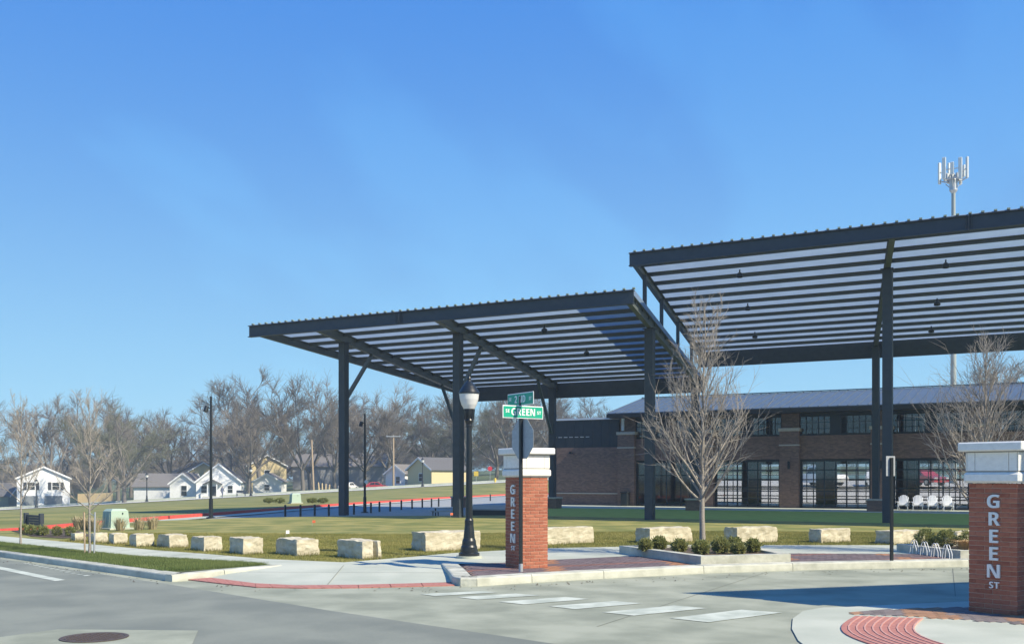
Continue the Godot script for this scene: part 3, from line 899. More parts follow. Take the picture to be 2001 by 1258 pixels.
# ---------------------------------------------------------------- the brick hall
func build_hall() -> void:
	var h := thing("brick_hall", "long brown brick hall with glazed doors and grey seamed metal roof", "building", Vector3(8.45, 0.05, -69.0), -0.4956)
	var depth := 11.0
	var right := 38.0
	var pil := []   # pilasters along the front: [from, to]
	for k in 7: pil.append([-1.31 + 5.47 * k, -0.11 + 5.47 * k])
	var mb: MB
	for side in 2:   # front then rear
		var z := 0.0 if side == 0 else -depth
		for k in 6:
			var a: float = pil[k][1]; var b: float = pil[k + 1][0]
			# brick band between door and upper windows
			mb = MB.new()
			mb.box(Vector3((a + b) / 2, 3.83, z - 0.15), Vector3(b - a, 1.46, 0.3))
			obj("spandrel", mb, M.hall_brick, h)
			mb = MB.new()
			mb.box(Vector3((a + b) / 2, 6.0, z - 0.15), Vector3(b - a, 0.3, 0.28))
			obj("lintel", mb, M.dark_metal, h)
			glazed_door(h, a, b, z, k == 0 and side == 0)
			if side == 0: upper_windows(h, a, b, z)
			else:
				mb = MB.new()
				mb.box(Vector3((a + b) / 2, 5.2, z - 0.15), Vector3(b - a, 1.28, 0.28))
				obj("metal_panel", mb, M.dark_metal, h)
		for k in 7:
			mb = MB.new()
			var a: float = pil[k][0]; var b: float = pil[k][1]
			mb.box(Vector3((a + b) / 2, 2.42, z - 0.05), Vector3(b - a, 4.84, 0.7))
			var p := obj("pilaster", mb, M.hall_brick, h)
			mb = MB.new()
			mb.cbox(Vector3((a + b) / 2, 4.94, z - 0.05), Vector3(b - a + 0.14, 0.2, 0.84), 0.02)
			obj("stone_cap", mb, M.hall_trim, p)
			mb = MB.new()
			mb.box(Vector3((a + b) / 2, 3.97, z - 0.05), Vector3(b - a + 0.05, 0.08, 0.75))
			obj("stone_band", mb, M.hall_trim, p)
			mb = MB.new()
			mb.box(Vector3((a + b) / 2, 5.55, z - 0.17), Vector3(b - a - 0.12, 1.4, 0.34))
			obj("upper_pier", mb, M.hall_brick, h)
			if side == 0 and k > 0:
				mb = MB.new()
				mb.box(Vector3((a + b) / 2, 2.72, 0.36), Vector3(0.14, 0.42, 0.12))
				mb.box(Vector3((a + b) / 2, 2.72, 0.44), Vector3(0.09, 0.5, 0.08))
				obj("wall_lamp", mb, M.black, p)
	# gable ends, floor
	for x in [-1.25, right - 1.0]:
		mb = MB.new()
		mb.box(Vector3(x, 3.05, -depth / 2), Vector3(0.3, 6.1, depth - 0.75))
		obj("end_wall", mb, M.hall_brick, h)
		mb = MB.new()
		var g := [Vector3(x - 0.14, 6.1, 0), Vector3(x + 0.14, 6.1, 0), Vector3(x + 0.14, 6.1, -depth), Vector3(x - 0.14, 6.1, -depth)]
		var q0 := Vector3(x - 0.14, 7.45, -depth / 2); var q1 := Vector3(x + 0.14, 7.45, -depth / 2)
		mb.quad(g[1], g[2], q1, q1); mb.quad(g[0], g[3], q0, q0)
		mb.tri(g[1], g[2], q1); mb.tri(g[3], g[0], q0)
		obj("gable", mb, M.dark_metal, h)
	mb = MB.new()
	mb.box(Vector3(right / 2 - 1.2, -0.03, -depth / 2), Vector3(right, 0.2, depth - 0.5))
	obj("floor", mb, M.hall_floor, h)
	mb = MB.new()
	mb.box(Vector3(right / 2 - 1.2, 6.18, -depth / 2), Vector3(right, 0.06, depth - 0.6))
	obj("ceiling", mb, M.interior, h)
	# roof: seamed sheets on both slopes
	var e := 1.0
	for side in 2:
		var z0 := e if side == 0 else -depth - e
		var zr := -depth / 2
		var y0 := 6.28; var yr := 7.72
		var n := 0
		var x := -1.75
		while x < right:
			var x1 := x + 0.58
			mb = MB.new()
			var p := [Vector3(x, y0 - 0.06, z0), Vector3(x1 - 0.01, y0 - 0.06, z0), Vector3(x1 - 0.01, yr - 0.06, zr), Vector3(x, yr - 0.06, zr), Vector3(x, y0, z0), Vector3(x1 - 0.01, y0, z0), Vector3(x1 - 0.01, yr, zr), Vector3(x, yr, zr)]
			if side == 1: p = [p[1], p[0], p[3], p[2], p[5], p[4], p[7], p[6]]
			mb.hexa(p)
			mb.beam(Vector3(x, y0 + 0.045, z0), Vector3(x, yr + 0.045, zr), 0.025, 0.05)
			obj("roof_sheet", mb, M.roof_metal, h)
			x = x1
			n += 1
		mb = MB.new()
		mb.box(Vector3(right / 2 - 0.9, y0 - 0.19, z0 + (0.03 if side == 0 else -0.03)), Vector3(right + 1.8, 0.26, 0.06))
		obj("fascia", mb, M.frame, h)
		mb = MB.new()
		mb.box(Vector3(right / 2 - 0.9, y0 - 0.3, (z0 + (0.0 if side == 0 else -depth)) / 2), Vector3(right + 1.7, 0.04, 1.0))
		obj("soffit", mb, M.frame, h)
	mb = MB.new()
	mb.beam(Vector3(-1.75, 7.80, -depth / 2), Vector3(right, 7.80, -depth / 2), 0.3, 0.05)
	obj("ridge_cap", mb, M.roof_metal, h)
	# low wing with dark metal cladding above the brick
	var w := thing("hall_wing", "low brick wing with dark metal upper wall beside the hall", "building", Vector3(8.45, 0.05, -69.0), -0.4956)
	mb = MB.new()
	mb.box(Vector3(-4.1, 2.02, -3.2), Vector3(5.36, 4.04, 6.0))
	obj("brick_wall", mb, M.hall_brick, w)
	mb = MB.new()
	mb.box(Vector3(-4.1, 0.86, -0.17), Vector3(5.36, 0.07, 0.06 + 0.06))
	obj("stone_band", mb, M.hall_trim, w)
	var x := -6.78
	while x < -1.5:
		mb = MB.new()
		mb.box(Vector3(x + 0.33, 5.0, -3.3), Vector3(0.655, 1.92, 6.0))
		obj("metal_panel", mb, M.dark_metal, w)
		x += 0.668
	mb = MB.new()
	mb.box(Vector3(-4.1, 6.02, -3.25), Vector3(5.5, 0.12, 6.2))
	mb.box(Vector3(-1.35, 6.04, 0.10), Vector3(1.2, 0.16, 0.2))
	obj("gutter", mb, M.white_paint, w)
	mb = MB.new()
	mb.box(Vector3(-0.98, 5.55, 0.12), Vector3(0.18, 0.85, 0.14))
	obj("downpipe", mb, M.white_paint, w)
	mb = MB.new()
	mb.rod(Vector3(-4.9, 3.65, -0.2), Vector3(-4.9, 3.72, 0.25), 0.04, 0.04, 8)
	mb.lathe(Vector3(-4.9, 3.62, 0.25), [[0.1, 0.0], [0.1, 0.05], [0.02, 0.14]], 12)
	obj("wall_lamp", mb, M.black, w)
	for k in 7:
		mb = MB.new()
		mb.box(Vector3(-6.3 + k * 0.42, 4.78, -0.26), Vector3(0.26, 0.05, 0.05))
		obj("vent_louvre", mb, M.galv, w)
	var bin := thing("litter_bin", "black square litter bin against the corner pilaster", "bin", hall_point(-0.62, 0.62, 0.12), -0.4956)
	mb = MB.new()
	mb.cbox(Vector3(0, 0.42, 0), Vector3(0.48, 0.84, 0.48), 0.03)
	obj("bin_body", mb, M.black, bin)
	mb = MB.new()
	mb.cbox(Vector3(0, 0.89, 0), Vector3(0.54, 0.08, 0.54), 0.02)
	obj("lid", mb, M.frame, bin)
	# things on the terrace: four white slatted garden chairs
	var names := ["white slatted garden chair nearest the dark canopy column", "second white slatted garden chair from the canopy column", "third white slatted garden chair from the canopy column", "white slatted garden chair farthest from the canopy column"]
	var ch: Node3D = null
	for k in 4:
		var at := hall_point(17.15 + k * 0.80, 1.9, 0.105)
		if ch == null:
			ch = garden_chair(names[0])
			ch.position = at
			ch.rotation.y = -0.45
			ch.scale = Vector3.ONE * 0.86
		else: dup(ch, at, -0.45 + 0.06 * k, names[k], "", 0.86)

func hall_point(x: float, z: float, y: float) -> Vector3:
	return Vector3(8.45, y, -69.0) + UA * x + Vector3(-0.4755, 0, 0.88) * z

func glazed_door(h: Node3D, a: float, b: float, z: float, shop: bool) -> void:
	var d := Node3D.new()
	d.name = "glazed_door"
	h.add_child(d, true)
	var w := b - a
	var mb := MB.new()
	for s in [a + 0.07, b - 0.07]: mb.box(Vector3(s, 1.57, z - 0.15), Vector3(0.14, 3.04, 0.12))
	mb.box(Vector3((a + b) / 2, 3.02, z - 0.15), Vector3(w - 0.28, 0.16, 0.12))
	var cols := 6 if not shop else 4
	var rows := [0.12, 0.62, 1.10, 1.30, 1.82, 2.42, 2.94] if not shop else [0.08, 2.1, 2.94]
	var cw := (w - 0.28) / cols
	for k in range(1, cols): mb.box(Vector3(a + 0.14 + cw * k, 1.51, z - 0.15), Vector3(0.05 if k % 2 else 0.08, 2.86, 0.08))
	for y in rows.slice(0, rows.size() - 1): mb.box(Vector3((a + b) / 2, y, z - 0.15), Vector3(w - 0.28, 0.07, 0.075))
	obj("frame", mb, M.frame, d)
	for k in cols:
		for r in rows.size() - 1:
			var hgt: float = rows[r + 1] - rows[r]
			mb = MB.new()
			mb.box(Vector3(a + 0.14 + cw * (k + 0.5), (rows[r] + rows[r + 1]) / 2, z - 0.15), Vector3(cw, hgt, 0.012))
			obj("pane", mb, M.glass, d)

func upper_windows(h: Node3D, a: float, b: float, z: float) -> void:
	var mb := MB.new()
	mb.box(Vector3((a + b) / 2, 5.2, z - 0.2), Vector3(0.62, 1.28, 0.16))
	obj("window_panel", mb, M.dark_metal, h)
	for s in 2:
		var x0: float = a if s == 0 else (a + b) / 2 + 0.31
		var x1: float = (a + b) / 2 - 0.31 if s == 0 else b
		var d := Node3D.new()
		d.name = "upper_window"
		h.add_child(d, true)
		mb = MB.new()
		mb.box(Vector3((x0 + x1) / 2, 4.62, z - 0.2), Vector3(x1 - x0, 0.12, 0.14))
		mb.box(Vector3((x0 + x1) / 2, 5.79, z - 0.2), Vector3(x1 - x0, 0.12, 0.14))
		var cols := 5
		var cw := (x1 - x0) / cols
		for k in range(0, cols + 1): mb.box(Vector3(x0 + cw * k, 5.2, z - 0.2), Vector3(0.045, 1.05, 0.08))
		for y in [4.98, 5.36]: mb.box(Vector3((x0 + x1) / 2, y, z - 0.2), Vector3(x1 - x0, 0.04, 0.075))
		obj("frame", mb, M.frame, d)
		var ys := [4.68, 4.98, 5.36, 5.73]
		for k in cols:
			for r in 3:
				mb = MB.new()
				mb.box(Vector3(x0 + cw * (k + 0.5), (ys[r] + ys[r + 1]) / 2, z - 0.2), Vector3(cw, ys[r + 1] - ys[r], 0.012))
				obj("pane", mb, M.glass, d)

func garden_chair(label: String) -> Node3D:   # faces local +z
	var t := thing("garden_chair", label, "chair", Vector3.ZERO, 0.0, "white garden chairs on the terrace")
	for k in 7:
		var mb := MB.new()
		var x := (k - 3) * 0.085
		var hgt := 1.02 - 0.016 * (k - 3) * (k - 3)
		mb.beam(Vector3(x * 0.85, 0.30, -0.20), Vector3(x * 1.12, hgt, -0.46), 0.075, 0.02, Vector3.BACK)
		obj("back_slat", mb, M.chair, t)
	for k in 5:
		var mb := MB.new()
		mb.box(Vector3(0, 0.30 + 0.018 * k, -0.14 + k * 0.115), Vector3(0.52, 0.02, 0.1))
		obj("seat_slat", mb, M.chair, t)
	for s in [-1, 1]:
		var mb := MB.new()
		mb.box(Vector3(s * 0.36, 0.56, 0.06), Vector3(0.13, 0.022, 0.72))
		obj("armrest", mb, M.chair, t)
		mb = MB.new()
		mb.box(Vector3(s * 0.30, 0.275, 0.36), Vector3(0.03, 0.55, 0.09))
		obj("leg", mb, M.chair, t)
		mb = MB.new()
		mb.beam(Vector3(s * 0.27, 0.36, 0.40), Vector3(s * 0.27, 0.1, -0.62), 0.03, 0.1)
		mb.box(Vector3(s * 0.33, 0.42, -0.26), Vector3(0.03, 0.26, 0.06))
		obj("side_rail", mb, M.chair, t)
	return t

# ---------------------------------------------------------------- gate pillars
func build_pillars() -> void:
	pillar("red brick gate pillar with white cap, behind the stop sign", Vector3(0.18, 0.12, -20.23), 0.53, 11, 0.63)
	pillar("red brick gate pillar with white cap, cut by the picture edge beside the tactile corner", Vector3(6.95, 0.02, -14.06), 0.72, 12, 0.675)

func pillar(label: String, corner: Vector3, turn: float, sd: int, S: float) -> void:
	var b := Basis(Vector3.UP, turn)
	var mid := corner + b * Vector3(S / 2, 0, -S / 2)
	var t := thing("gate_pillar", label, "pillar", mid, turn, "brick gate pillars of the side street")
	var r := RandomNumberGenerator.new()
	r.seed = sd
	var mb := MB.new()
	mb.box(Vector3(0, 0.90, 0), Vector3(S - 0.018, 1.80, S - 0.018))
	obj("mortar_core", mb, M.mortar, t)
	var ch := 1.82 / 27
	var long := MB.new(); long.cbox(Vector3.ZERO, Vector3(S / 3 - 0.010, ch - 0.010, 0.1), 0.004)
	var short := MB.new(); short.cbox(Vector3.ZERO, Vector3((S - 0.2) / 2 - 0.010, ch - 0.010, 0.1), 0.004)
	var lm := long.mesh(); var sm := short.mesh()
	var ms := [M.brick, M.brick_b, M.brick_c, M.brick]
	for k in 27:
		var y := (k + 0.5) * ch
		for f in 4:
			var fb := Basis(Vector3.UP, f * PI / 2)
			var full: bool = (k + f) % 2 == 0
			var n := 3 if full else 2
			var wd := S / 3 if full else (S - 0.2) / 2
			for i in n:
				var o := obj("brick", lm if full else sm, ms[r.randi() % 4], t)
				o.transform = Transform3D(fb, fb * Vector3((i - (n - 1) / 2.0) * wd, y, S / 2 - 0.05 + r.randf_range(-0.002, 0.001)))
	# cast stone cap: bulging course, panelled block, top slab
	for q in [["cap_moulding", 1.900, S + 0.11, 0.15], ["cap_slab", 2.335, S + 0.22, 0.13]]:
		mb = MB.new()
		mb.cbox(Vector3(0, q[1], 0), Vector3(q[2], q[3], q[2]), 0.03 if q[0] == "cap_moulding" else 0.018)
		obj(q[0], mb, M.stone, t)
	mb = MB.new()
	mb.box(Vector3(0, 2.12, 0), Vector3(S + 0.03, 0.31, S + 0.03))
	obj("cap_core", mb, M.joint, t)
	for f in 4:
		var fb := Basis(Vector3.UP, f * PI / 2)
		for i in 3:
			var wd: float = [0.125, S + 0.05 - 0.25 - 0.016, 0.125][i]
			var xo: float = [-(S + 0.05) / 2 + 0.0625, 0.0, (S + 0.05) / 2 - 0.0625][i]
			if i != 1 and f % 2: 
				wd -= 0.02
				xo -= 0.010 * signf(xo)
			mb = MB.new()
			mb.box(fb * Vector3(xo, 2.125, S / 2 + 0.02), Vector3(wd, 0.255, 0.014), fb)
			obj("cap_panel", mb, M.stone, t)
	# letters down the shaded face
	var fb := Basis(Vector3(0, 0, 1), Vector3.UP, Vector3(-1, 0, 0))
	var word := "GREEN"
	for i in 5:
		letter("letter", word[i], 0.185, 0.03, M.letter, t, Vector3(-S / 2 - 0.014, 1.565 - 0.243 * i, 0.02), fb, 1.12)
	letter("small_letters", "ST", 0.09, 0.025, M.letter, t, Vector3(-S / 2 - 0.012, 0.40, 0.03), fb, 1.1)

# ---------------------------------------------------------------- boulders
func build_boulders() -> void:
	var list := [[-12.47, -29.18, 0.26, 0.41, 0.31, 0.70], [-11.66, -28.48, 0.29, 0.36, 0.39, 0.70], [-10.83, -27.81, 0.32, 0.40, 0.37, 0.70], [-9.84, -26.77, 0.36, 0.48, 0.46, 0.70], [-8.84, -26.37, 0.36, 0.84, 0.50, 0.70], [-7.55, -25.07, 0.38, 0.79, 0.46, 0.70], [-6.32, -24.05, 0.41, 0.76, 0.50, 0.70], [-4.96, -23.58, 0.41, 1.07, 0.57, 0.70], [-3.30, -22.53, 0.44, 1.06, 0.48, 0.70], [-2.12, -25.07, 0.49, 0.70, 1.59, 0.60], [0.88, -27.60, 0.48, 0.43, 1.70, 0.60], [3.81, -28.25, 0.44, 0.60, 1.60, 0.60], [6.22, -28.25, 0.46, 0.53, 1.48, 0.50], [8.61, -28.48, 0.41, 0.45, 1.13, 0.50], [10.35, -27.81, 0.39, 0.60, 1.32, 0.50], [12.41, -28.48, 0.34, 0.45, 1.26, 0.50]]
	var names := ["smallest pale boulder at the far end of the row, by the planting bed", "small pale boulder behind the staked sapling", "third pale boulder from the planting bed end", "fourth pale boulder from the planting bed end", "chipped pale boulder, fifth from the planting bed end", "pale boulder with a broken front corner, sixth from the planting bed", "squarish pale boulder with a dark side, seventh from the planting bed", "broad pale boulder, next to the notched one by the ramp", "notched pale boulder nearest the corner ramp", "long pale boulder behind the black lamp post", "pale boulder partly hidden by the brick gate pillar", "long pale boulder beside the bare tree, nearer the gate pillar", "long pale boulder beside the bare tree, nearer the bicycle stand", "small pale boulder between the bare tree and the grey sign post", "striped cream boulder behind the grey sign post", "pale boulder behind the bicycle stand, half hidden by the gate pillar"]
	var ring := []
	for i in list.size():
		var q: Array = list[i]
		var phi: float = q[5]
		var o := obj("boulder", boulder_mesh(Vector3(q[4], q[2] + 0.03, q[3]), 100 + i, i == 8), M.limestone)
		o.position = Vector3(q[0], 0.06, q[1]) + Basis(Vector3.UP, phi) * Vector3(q[4] / 2, 0, -q[3] / 2)
		o.rotation.y = phi
		tag(o, names[i], "boulder", "limestone boulders along the lawn", "thing")
		for k in 260:   # longer grass the mower leaves against the stone
			var a := rng.randf_range(-0.5, 0.5); var side := rng.randi() % 4
			var e := absf(rng.randfn()) * 0.05
			var lp := Vector3(a * q[4], 0, q[3] / 2 + e) if side < 2 else Vector3((q[4] / 2 + e) * (1 if side == 2 else -1), 0, a * q[3])
			ring.append(o.position + Basis(Vector3.UP, phi) * lp)
	var gm := MB.new()
	gm.use_col = true
	for p in ring:
		gm.col = Color(0.09, 0.115, 0.03).lerp(Color(0.25, 0.22, 0.08), rng.randf())
		var an := rng.randf() * TAU
		var sd := Vector3(cos(an), 0, sin(an)) * 0.006
		var b0 := Vector3(p.x, 0.11, p.z)
		gm.tri(b0 - sd, b0 + sd, b0 + Vector3(rng.randf_range(-0.05, 0.05), rng.randf_range(0.04, 0.13), rng.randf_range(-0.05, 0.05)))
	tag(obj("boulder_grass", gm, M.blade), "longer grass left unmown against the boulders", "grass", "", "stuff")

func boulder_mesh(size: Vector3, sd: int, notch: bool) -> ArrayMesh:
	var f := FastNoiseLite.new()
	f.seed = sd; f.frequency = 1.3; f.fractal_octaves = 4
	var r := RandomNumberGenerator.new()
	r.seed = sd
	var cut := []
	for k in 4:
		var nrm := Vector3(r.randf_range(-1, 1), r.randf_range(0.1, 0.9), r.randf_range(-1, 1)).normalized()
		cut.append([nrm, (absf(nrm.x) * size.x + absf(nrm.y) * size.y + absf(nrm.z) * size.z) / 2 * r.randf_range(0.90, 1.0)])
	var nseg := 14
	var mb := MB.new()
	var shape := func(p: Vector3) -> Vector3:
		var q := p * size / 2
		for c in cut:
			var d: float = q.dot(c[0]) - c[1]
			if d > 0: q -= c[0] * d * 0.85
		var e := f.get_noise_3dv(q * 2.0) * 0.045 + f.get_noise_3dv(q * 8.0 + Vector3(7, 3, 1)) * 0.012
		q += p.normalized() * e
		if notch and q.x > size.x * 0.1 and q.x < size.x * 0.32 and q.z > size.z * 0.30: q.z -= 0.14
		q.y = maxf(q.y + size.y / 2, 0.0)
		return q
	for ax in 3:
		for s in [-1.0, 1.0]:
			for i in nseg:
				for j in nseg:
					var c4 := []
					for w in [[0, 0], [1, 0], [1, 1], [0, 1]]:
						var a: float = (i + w[0]) * 2.0 / nseg - 1; var b: float = (j + w[1]) * 2.0 / nseg - 1
						var p := Vector3(s, a, b) if ax == 0 else (Vector3(b, s, a) if ax == 1 else Vector3(a, b, s))
						c4.append(shape.call(p))
					if s > 0: mb.quad(c4[0], c4[1], c4[2], c4[3])
					else: mb.quad(c4[3], c4[2], c4[1], c4[0])
	return mb.mesh()

# ---------------------------------------------------------------- posts and signs
func lamp_post(label: String, at: Vector3, group := "acorn lamp posts") -> Node3D:
	var t := thing("lamp_post", label, "lamp post", at, 0.0, group)
	var mb := MB.new()
	mb.lathe(Vector3.ZERO, [[0.29, 0.0], [0.29, 0.05], [0.0, 0.05]], 24)
	obj("concrete_footing", mb, M.walk, t)
	mb = MB.new()
	mb.lathe(Vector3(0, 0.05, 0), [[0.235, 0.0], [0.235, 0.06], [0.20, 0.08], [0.20, 0.13]], 8)
	mb.lathe(Vector3(0, 0.05, 0), [[0.19, 0.13], [0.185, 0.20], [0.165, 0.24], [0.155, 0.34], [0.13, 0.40], [0.115, 0.56], [0.095, 0.72], [0.10, 0.70], [0.10, 0.80], [0.08, 0.84]], 16)
	obj("base", mb, M.black, t)
	mb = MB.new()
	mb.lathe(Vector3.ZERO, [[0.08, 0.88], [0.062, 2.95], [0.072, 2.97], [0.072, 3.0], [0.06, 3.02]], 16)
	obj("shaft", mb, M.black, t)
	mb = MB.new()
	mb.lathe(Vector3.ZERO, [[0.06, 3.0], [0.085, 3.06], [0.10, 3.10], [0.085, 3.14], [0.115, 3.26], [0.125, 3.36], [0.11, 3.38]], 16)
	for k in 8:
		var a := TAU * k / 8
		mb.rod(Vector3(cos(a) * 0.10, 3.12, sin(a) * 0.10), Vector3(cos(a) * 0.125, 3.36, sin(a) * 0.125), 0.012, 0.012, 5)
	obj("fitter", mb, M.black, t)
	mb = MB.new()
	mb.lathe(Vector3.ZERO, [[0.12, 3.36], [0.175, 3.46], [0.212, 3.58], [0.226, 3.70], [0.215, 3.715], [0.0, 3.72]], 24)
	obj("globe", mb, M.globe, t)
	mb = MB.new()
	mb.lathe(Vector3.ZERO, [[0.235, 3.70], [0.235, 3.735], [0.20, 3.80], [0.15, 3.88], [0.09, 3.95], [0.05, 3.99], [0.035, 4.02], [0.05, 4.05], [0.035, 4.09], [0.015, 4.11], [0.02, 4.14], [0.0, 4.17]], 20)
	obj("hood", mb, M.black, t)
	return t

func build_street_things() -> void:
	var lp := lamp_post("black lamp post with white acorn globe at the ramp corner", Vector3(-0.97, 0.12, -23.12))
	dup(lp, Vector3(20.9, 0.11, -45.0), 0.3, "black acorn lamp post whose tip shows above the near gate pillar")
	# stop sign post with street name plates
	var t := thing("street_sign_post", "dark post with stop sign and two green street name plates", "street sign", Vector3(0.17, 0.12, -19.62), 0.56)
	var mb := MB.new()
	mb.rod(Vector3(0, 0.0, 0), Vector3(0, 0.16, 0), 0.042, 0.042, 10)
	obj("sleeve", mb, M.galv, t)
	mb = MB.new()
	mb.box(Vector3(0, 1.72, 0), Vector3(0.055, 3.3, 0.055))
	obj("post", mb, M.black, t)
	mb = MB.new()
	var oct := []
	for k in 8: oct.append(Vector2(cos(TAU * (k + 0.5) / 8), sin(TAU * (k + 0.5) / 8)) * 0.412)
	for face in 2:
		mb = MB.new()
		var x := 0.036 if face == 0 else 0.042
		var sc := 1.0 if face == 0 else 0.96
		for k in range(1, 7):
			var tri := [oct[0] * sc, oct[k] * sc, oct[k + 1] * sc]
			var a := Vector3(x, 2.55 + tri[0].y, tri[0].x); var b := Vector3(x, 2.55 + tri[1].y, tri[1].x); var c := Vector3(x, 2.55 + tri[2].y, tri[2].x)
			if face == 0:
				mb.tri(a, b, c); mb.tri(a + Vector3(0.004, 0, 0), c + Vector3(0.004, 0, 0), b + Vector3(0.004, 0, 0))
			else: mb.tri(a, c, b)
		if face == 0:
			for k in 8:
				var p: Vector2 = oct[k]; var q: Vector2 = oct[(k + 1) % 8]
				mb.quad(Vector3(x, 2.55 + p.y, p.x), Vector3(x, 2.55 + q.y, q.x), Vector3(x + 0.004, 2.55 + q.y, q.x), Vector3(x + 0.004, 2.55 + p.y, p.x))
		obj("stop_sign" if face == 0 else "stop_sign_face", mb, M.sign_back if face == 0 else M.sign_red, t)
	letter("stop_letters", "STOP", 0.26, 0.003, M.sign_white, t, Vector3(0.045, 2.55, 0), Basis(Vector3(0, 0, -1), Vector3.UP, Vector3(1, 0, 0)), 0.75)
	# Green St plate faces the street, 2nd St plate stands across it
	for p in 2:
		var fb := Basis.IDENTITY if p == 0 else Basis(Vector3(0, 0, 1), Vector3.UP, Vector3(-1, 0, 0))
		var y := 3.06 if p == 0 else 3.31
		var at := Vector3(0.02, y, 0.045) if p == 0 else Vector3(-0.008, y, 0.0)
		mb = MB.new()
		mb.cbox(at, Vector3(0.92, 0.245, 0.012), 0.004, fb)
		var pl := obj("name_plate", mb, M.sign_white, t)
		pl.set_meta("label", "green plate reading SE GREEN ST" if p == 0 else "green plate reading SE 2ND ST")
		mb = MB.new()
		mb.box(at + fb * Vector3(0, 0, 0.008), Vector3(0.885, 0.21, 0.006), fb)
		mb.box(at - fb * Vector3(0, 0, 0.008), Vector3(0.885, 0.21, 0.006), fb)
		obj("green_field", mb, M.sign_green, pl)
		var o := at + fb * Vector3(0, 0, 0.0125)
		letter("lettering", "GREEN" if p == 0 else "2 ND", 0.135, 0.004, M.sign_white, pl, o, fb, 0.92)
		letter("lettering", "SE", 0.062, 0.004, M.sign_white, pl, o + fb * Vector3(-0.355, 0.015, 0), fb)
		letter("lettering", "ST", 0.062, 0.004, M.sign_white, pl, o + fb * Vector3(0.36, -0.005, 0), fb)
	# grey sign seen from behind
	t = thing("sign_post", "thin dark post with the grey back of a small upright sign", "sign", Vector3(8.17, 0.12, -22.0), 0.35)
	mb = MB.new()
	mb.box(Vector3(0, 1.12, 0), Vector3(0.06, 2.24, 0.05))
	obj("post", mb, M.black, t)
	mb = MB.new()
	mb.cbox(Vector3(0, 2.06, -0.035), Vector3(0.24, 0.43, 0.008), 0.003)
	obj("sign_plate", mb, M.sign_back, t)
	# planter kerb with the bare tree and clipped shrubs
	t = thing("tree_planter", "low raised concrete planter round the bare tree on the island", "planter", Vector3.ZERO)
	var pc := [Vector2(2.57, -24.5), Vector2(3.90, -21.10), Vector2(5.93, -21.75), Vector2(5.63, -25.0)]
	var inn := [Vector2(2.86, -24.33), Vector2(4.02, -21.38), Vector2(5.70, -21.92), Vector2(5.42, -24.78)]
	for k in 4:
		var j := (k + 1) % 4
		mb = MB.new()
		mb.slab([pc[k], pc[j], inn[j], inn[k]], 0.10, 0.31)
		obj("planter_wall", mb, M.kerb, t)
	mb = MB.new()
	mb.sheet(lift(inn, 0.26))
	obj("soil", mb, M.soil, t)
	# second planter with bicycle hoops
	t = thing("side_planter", "low concrete planter with shrubs behind the bicycle hoops", "planter", Vector3.ZERO)
	pc = [Vector2(9.48, -25.2), Vector2(9.98, -22.75), Vector2(13.4, -23.3), Vector2(13.6, -25.6)]
	inn = [Vector2(9.72, -25.0), Vector2(10.16, -22.98), Vector2(13.2, -23.5), Vector2(13.4, -25.4)]
	for k in 4:
		var j := (k + 1) % 4
		mb = MB.new()
		mb.slab([pc[k], pc[j], inn[j], inn[k]], 0.10, 0.31)
		obj("planter_wall", mb, M.kerb, t)
	mb = MB.new()
	mb.sheet(lift(inn, 0.26))
	obj("soil", mb, M.soil, t)
	var hoop: Node3D = null
	var hn := ["white bicycle hoop farthest from the gate pillar", "second white bicycle hoop from the far end", "third white bicycle hoop from the far end", "white bicycle hoop nearest the gate pillar"]
	for k in 4:
		var p := Vector3(9.60, 0.12, -24.3).lerp(Vector3(9.72, 0.12, -22.75), k / 3.0)
		if hoop == null:
			hoop = thing("bicycle_hoop", hn[0], "bicycle stand", p, 0.35, "white bicycle hoops by the planter")
			hoop.scale = Vector3.ONE * 0.62
			for s in [-0.06, 0.06]:
				mb = MB.new()
				var pts := PackedVector3Array(); var rs := PackedFloat32Array()
				for q in [Vector3(s, 0, 0.10), Vector3(s, 0.20, 0.09), Vector3(s, 0.40, 0.0), Vector3(s, 0.50, -0.05), Vector3(s, 0.52, -0.11), Vector3(s, 0.46, -0.17), Vector3(s, 0.28, -0.22), Vector3(s, 0.0, -0.26)]:
					pts.push_back(q); rs.push_back(0.016)
				mb.path(pts, rs, 8)
				obj("tube", mb, M.sign_white, hoop)
		else: dup(hoop, p, 0.35, hn[k], "", 0.62)
	# off-frame shop on the next corner, whose shadow falls on the side street
	t = thing("corner_shop", "tall brick corner building off the picture edge that shades the side street", "building", Vector3.ZERO)
	var c0 := Vector2(10.95, -11.9)
	var e1 := Vector2(0.95, -0.31) * 22; var e2 := Vector2(0.778, 0.628) * 12
	mb = MB.new()
	mb.slab([c0, c0 + e2, c0 + e1 + e2, c0 + e1], 0.0, 7.7)
	obj("wall", mb, M.hall_brick, t)
	mb = MB.new()
	var g := (e1.normalized() + e2.normalized()) * -0.08
	mb.slab([c0 + g, c0 + e2 + Vector2(g.x, -g.y), c0 + e1 + e2 - g, c0 + e1 + Vector2(-g.x, g.y)], 7.7, 8.0)
	obj("parapet", mb, M.stone, t)

# ---------------------------------------------------------------- trees and plants
func limb(mb: MB, r: RandomNumberGenerator, p: Vector3, d: Vector3, length: float, rad: float, segs: int, wob: float, up: float, sides: int, tip := 0.35) -> Array:
	var pts := PackedVector3Array([p]); var rs := PackedFloat32Array([rad]); var dirs := [d]
	for i in segs:
		d = (d + Vector3(r.randf_range(-1, 1), r.randf_range(-1, 1), r.randf_range(-1, 1)) * wob + Vector3.UP * up).normalized()
		p += d * length / segs
		pts.push_back(p); rs.push_back(rad * lerpf(1.0, tip, (i + 1.0) / segs)); dirs.append(d)
	mb.path(pts, rs, sides, false)
	return [pts, rs, dirs]

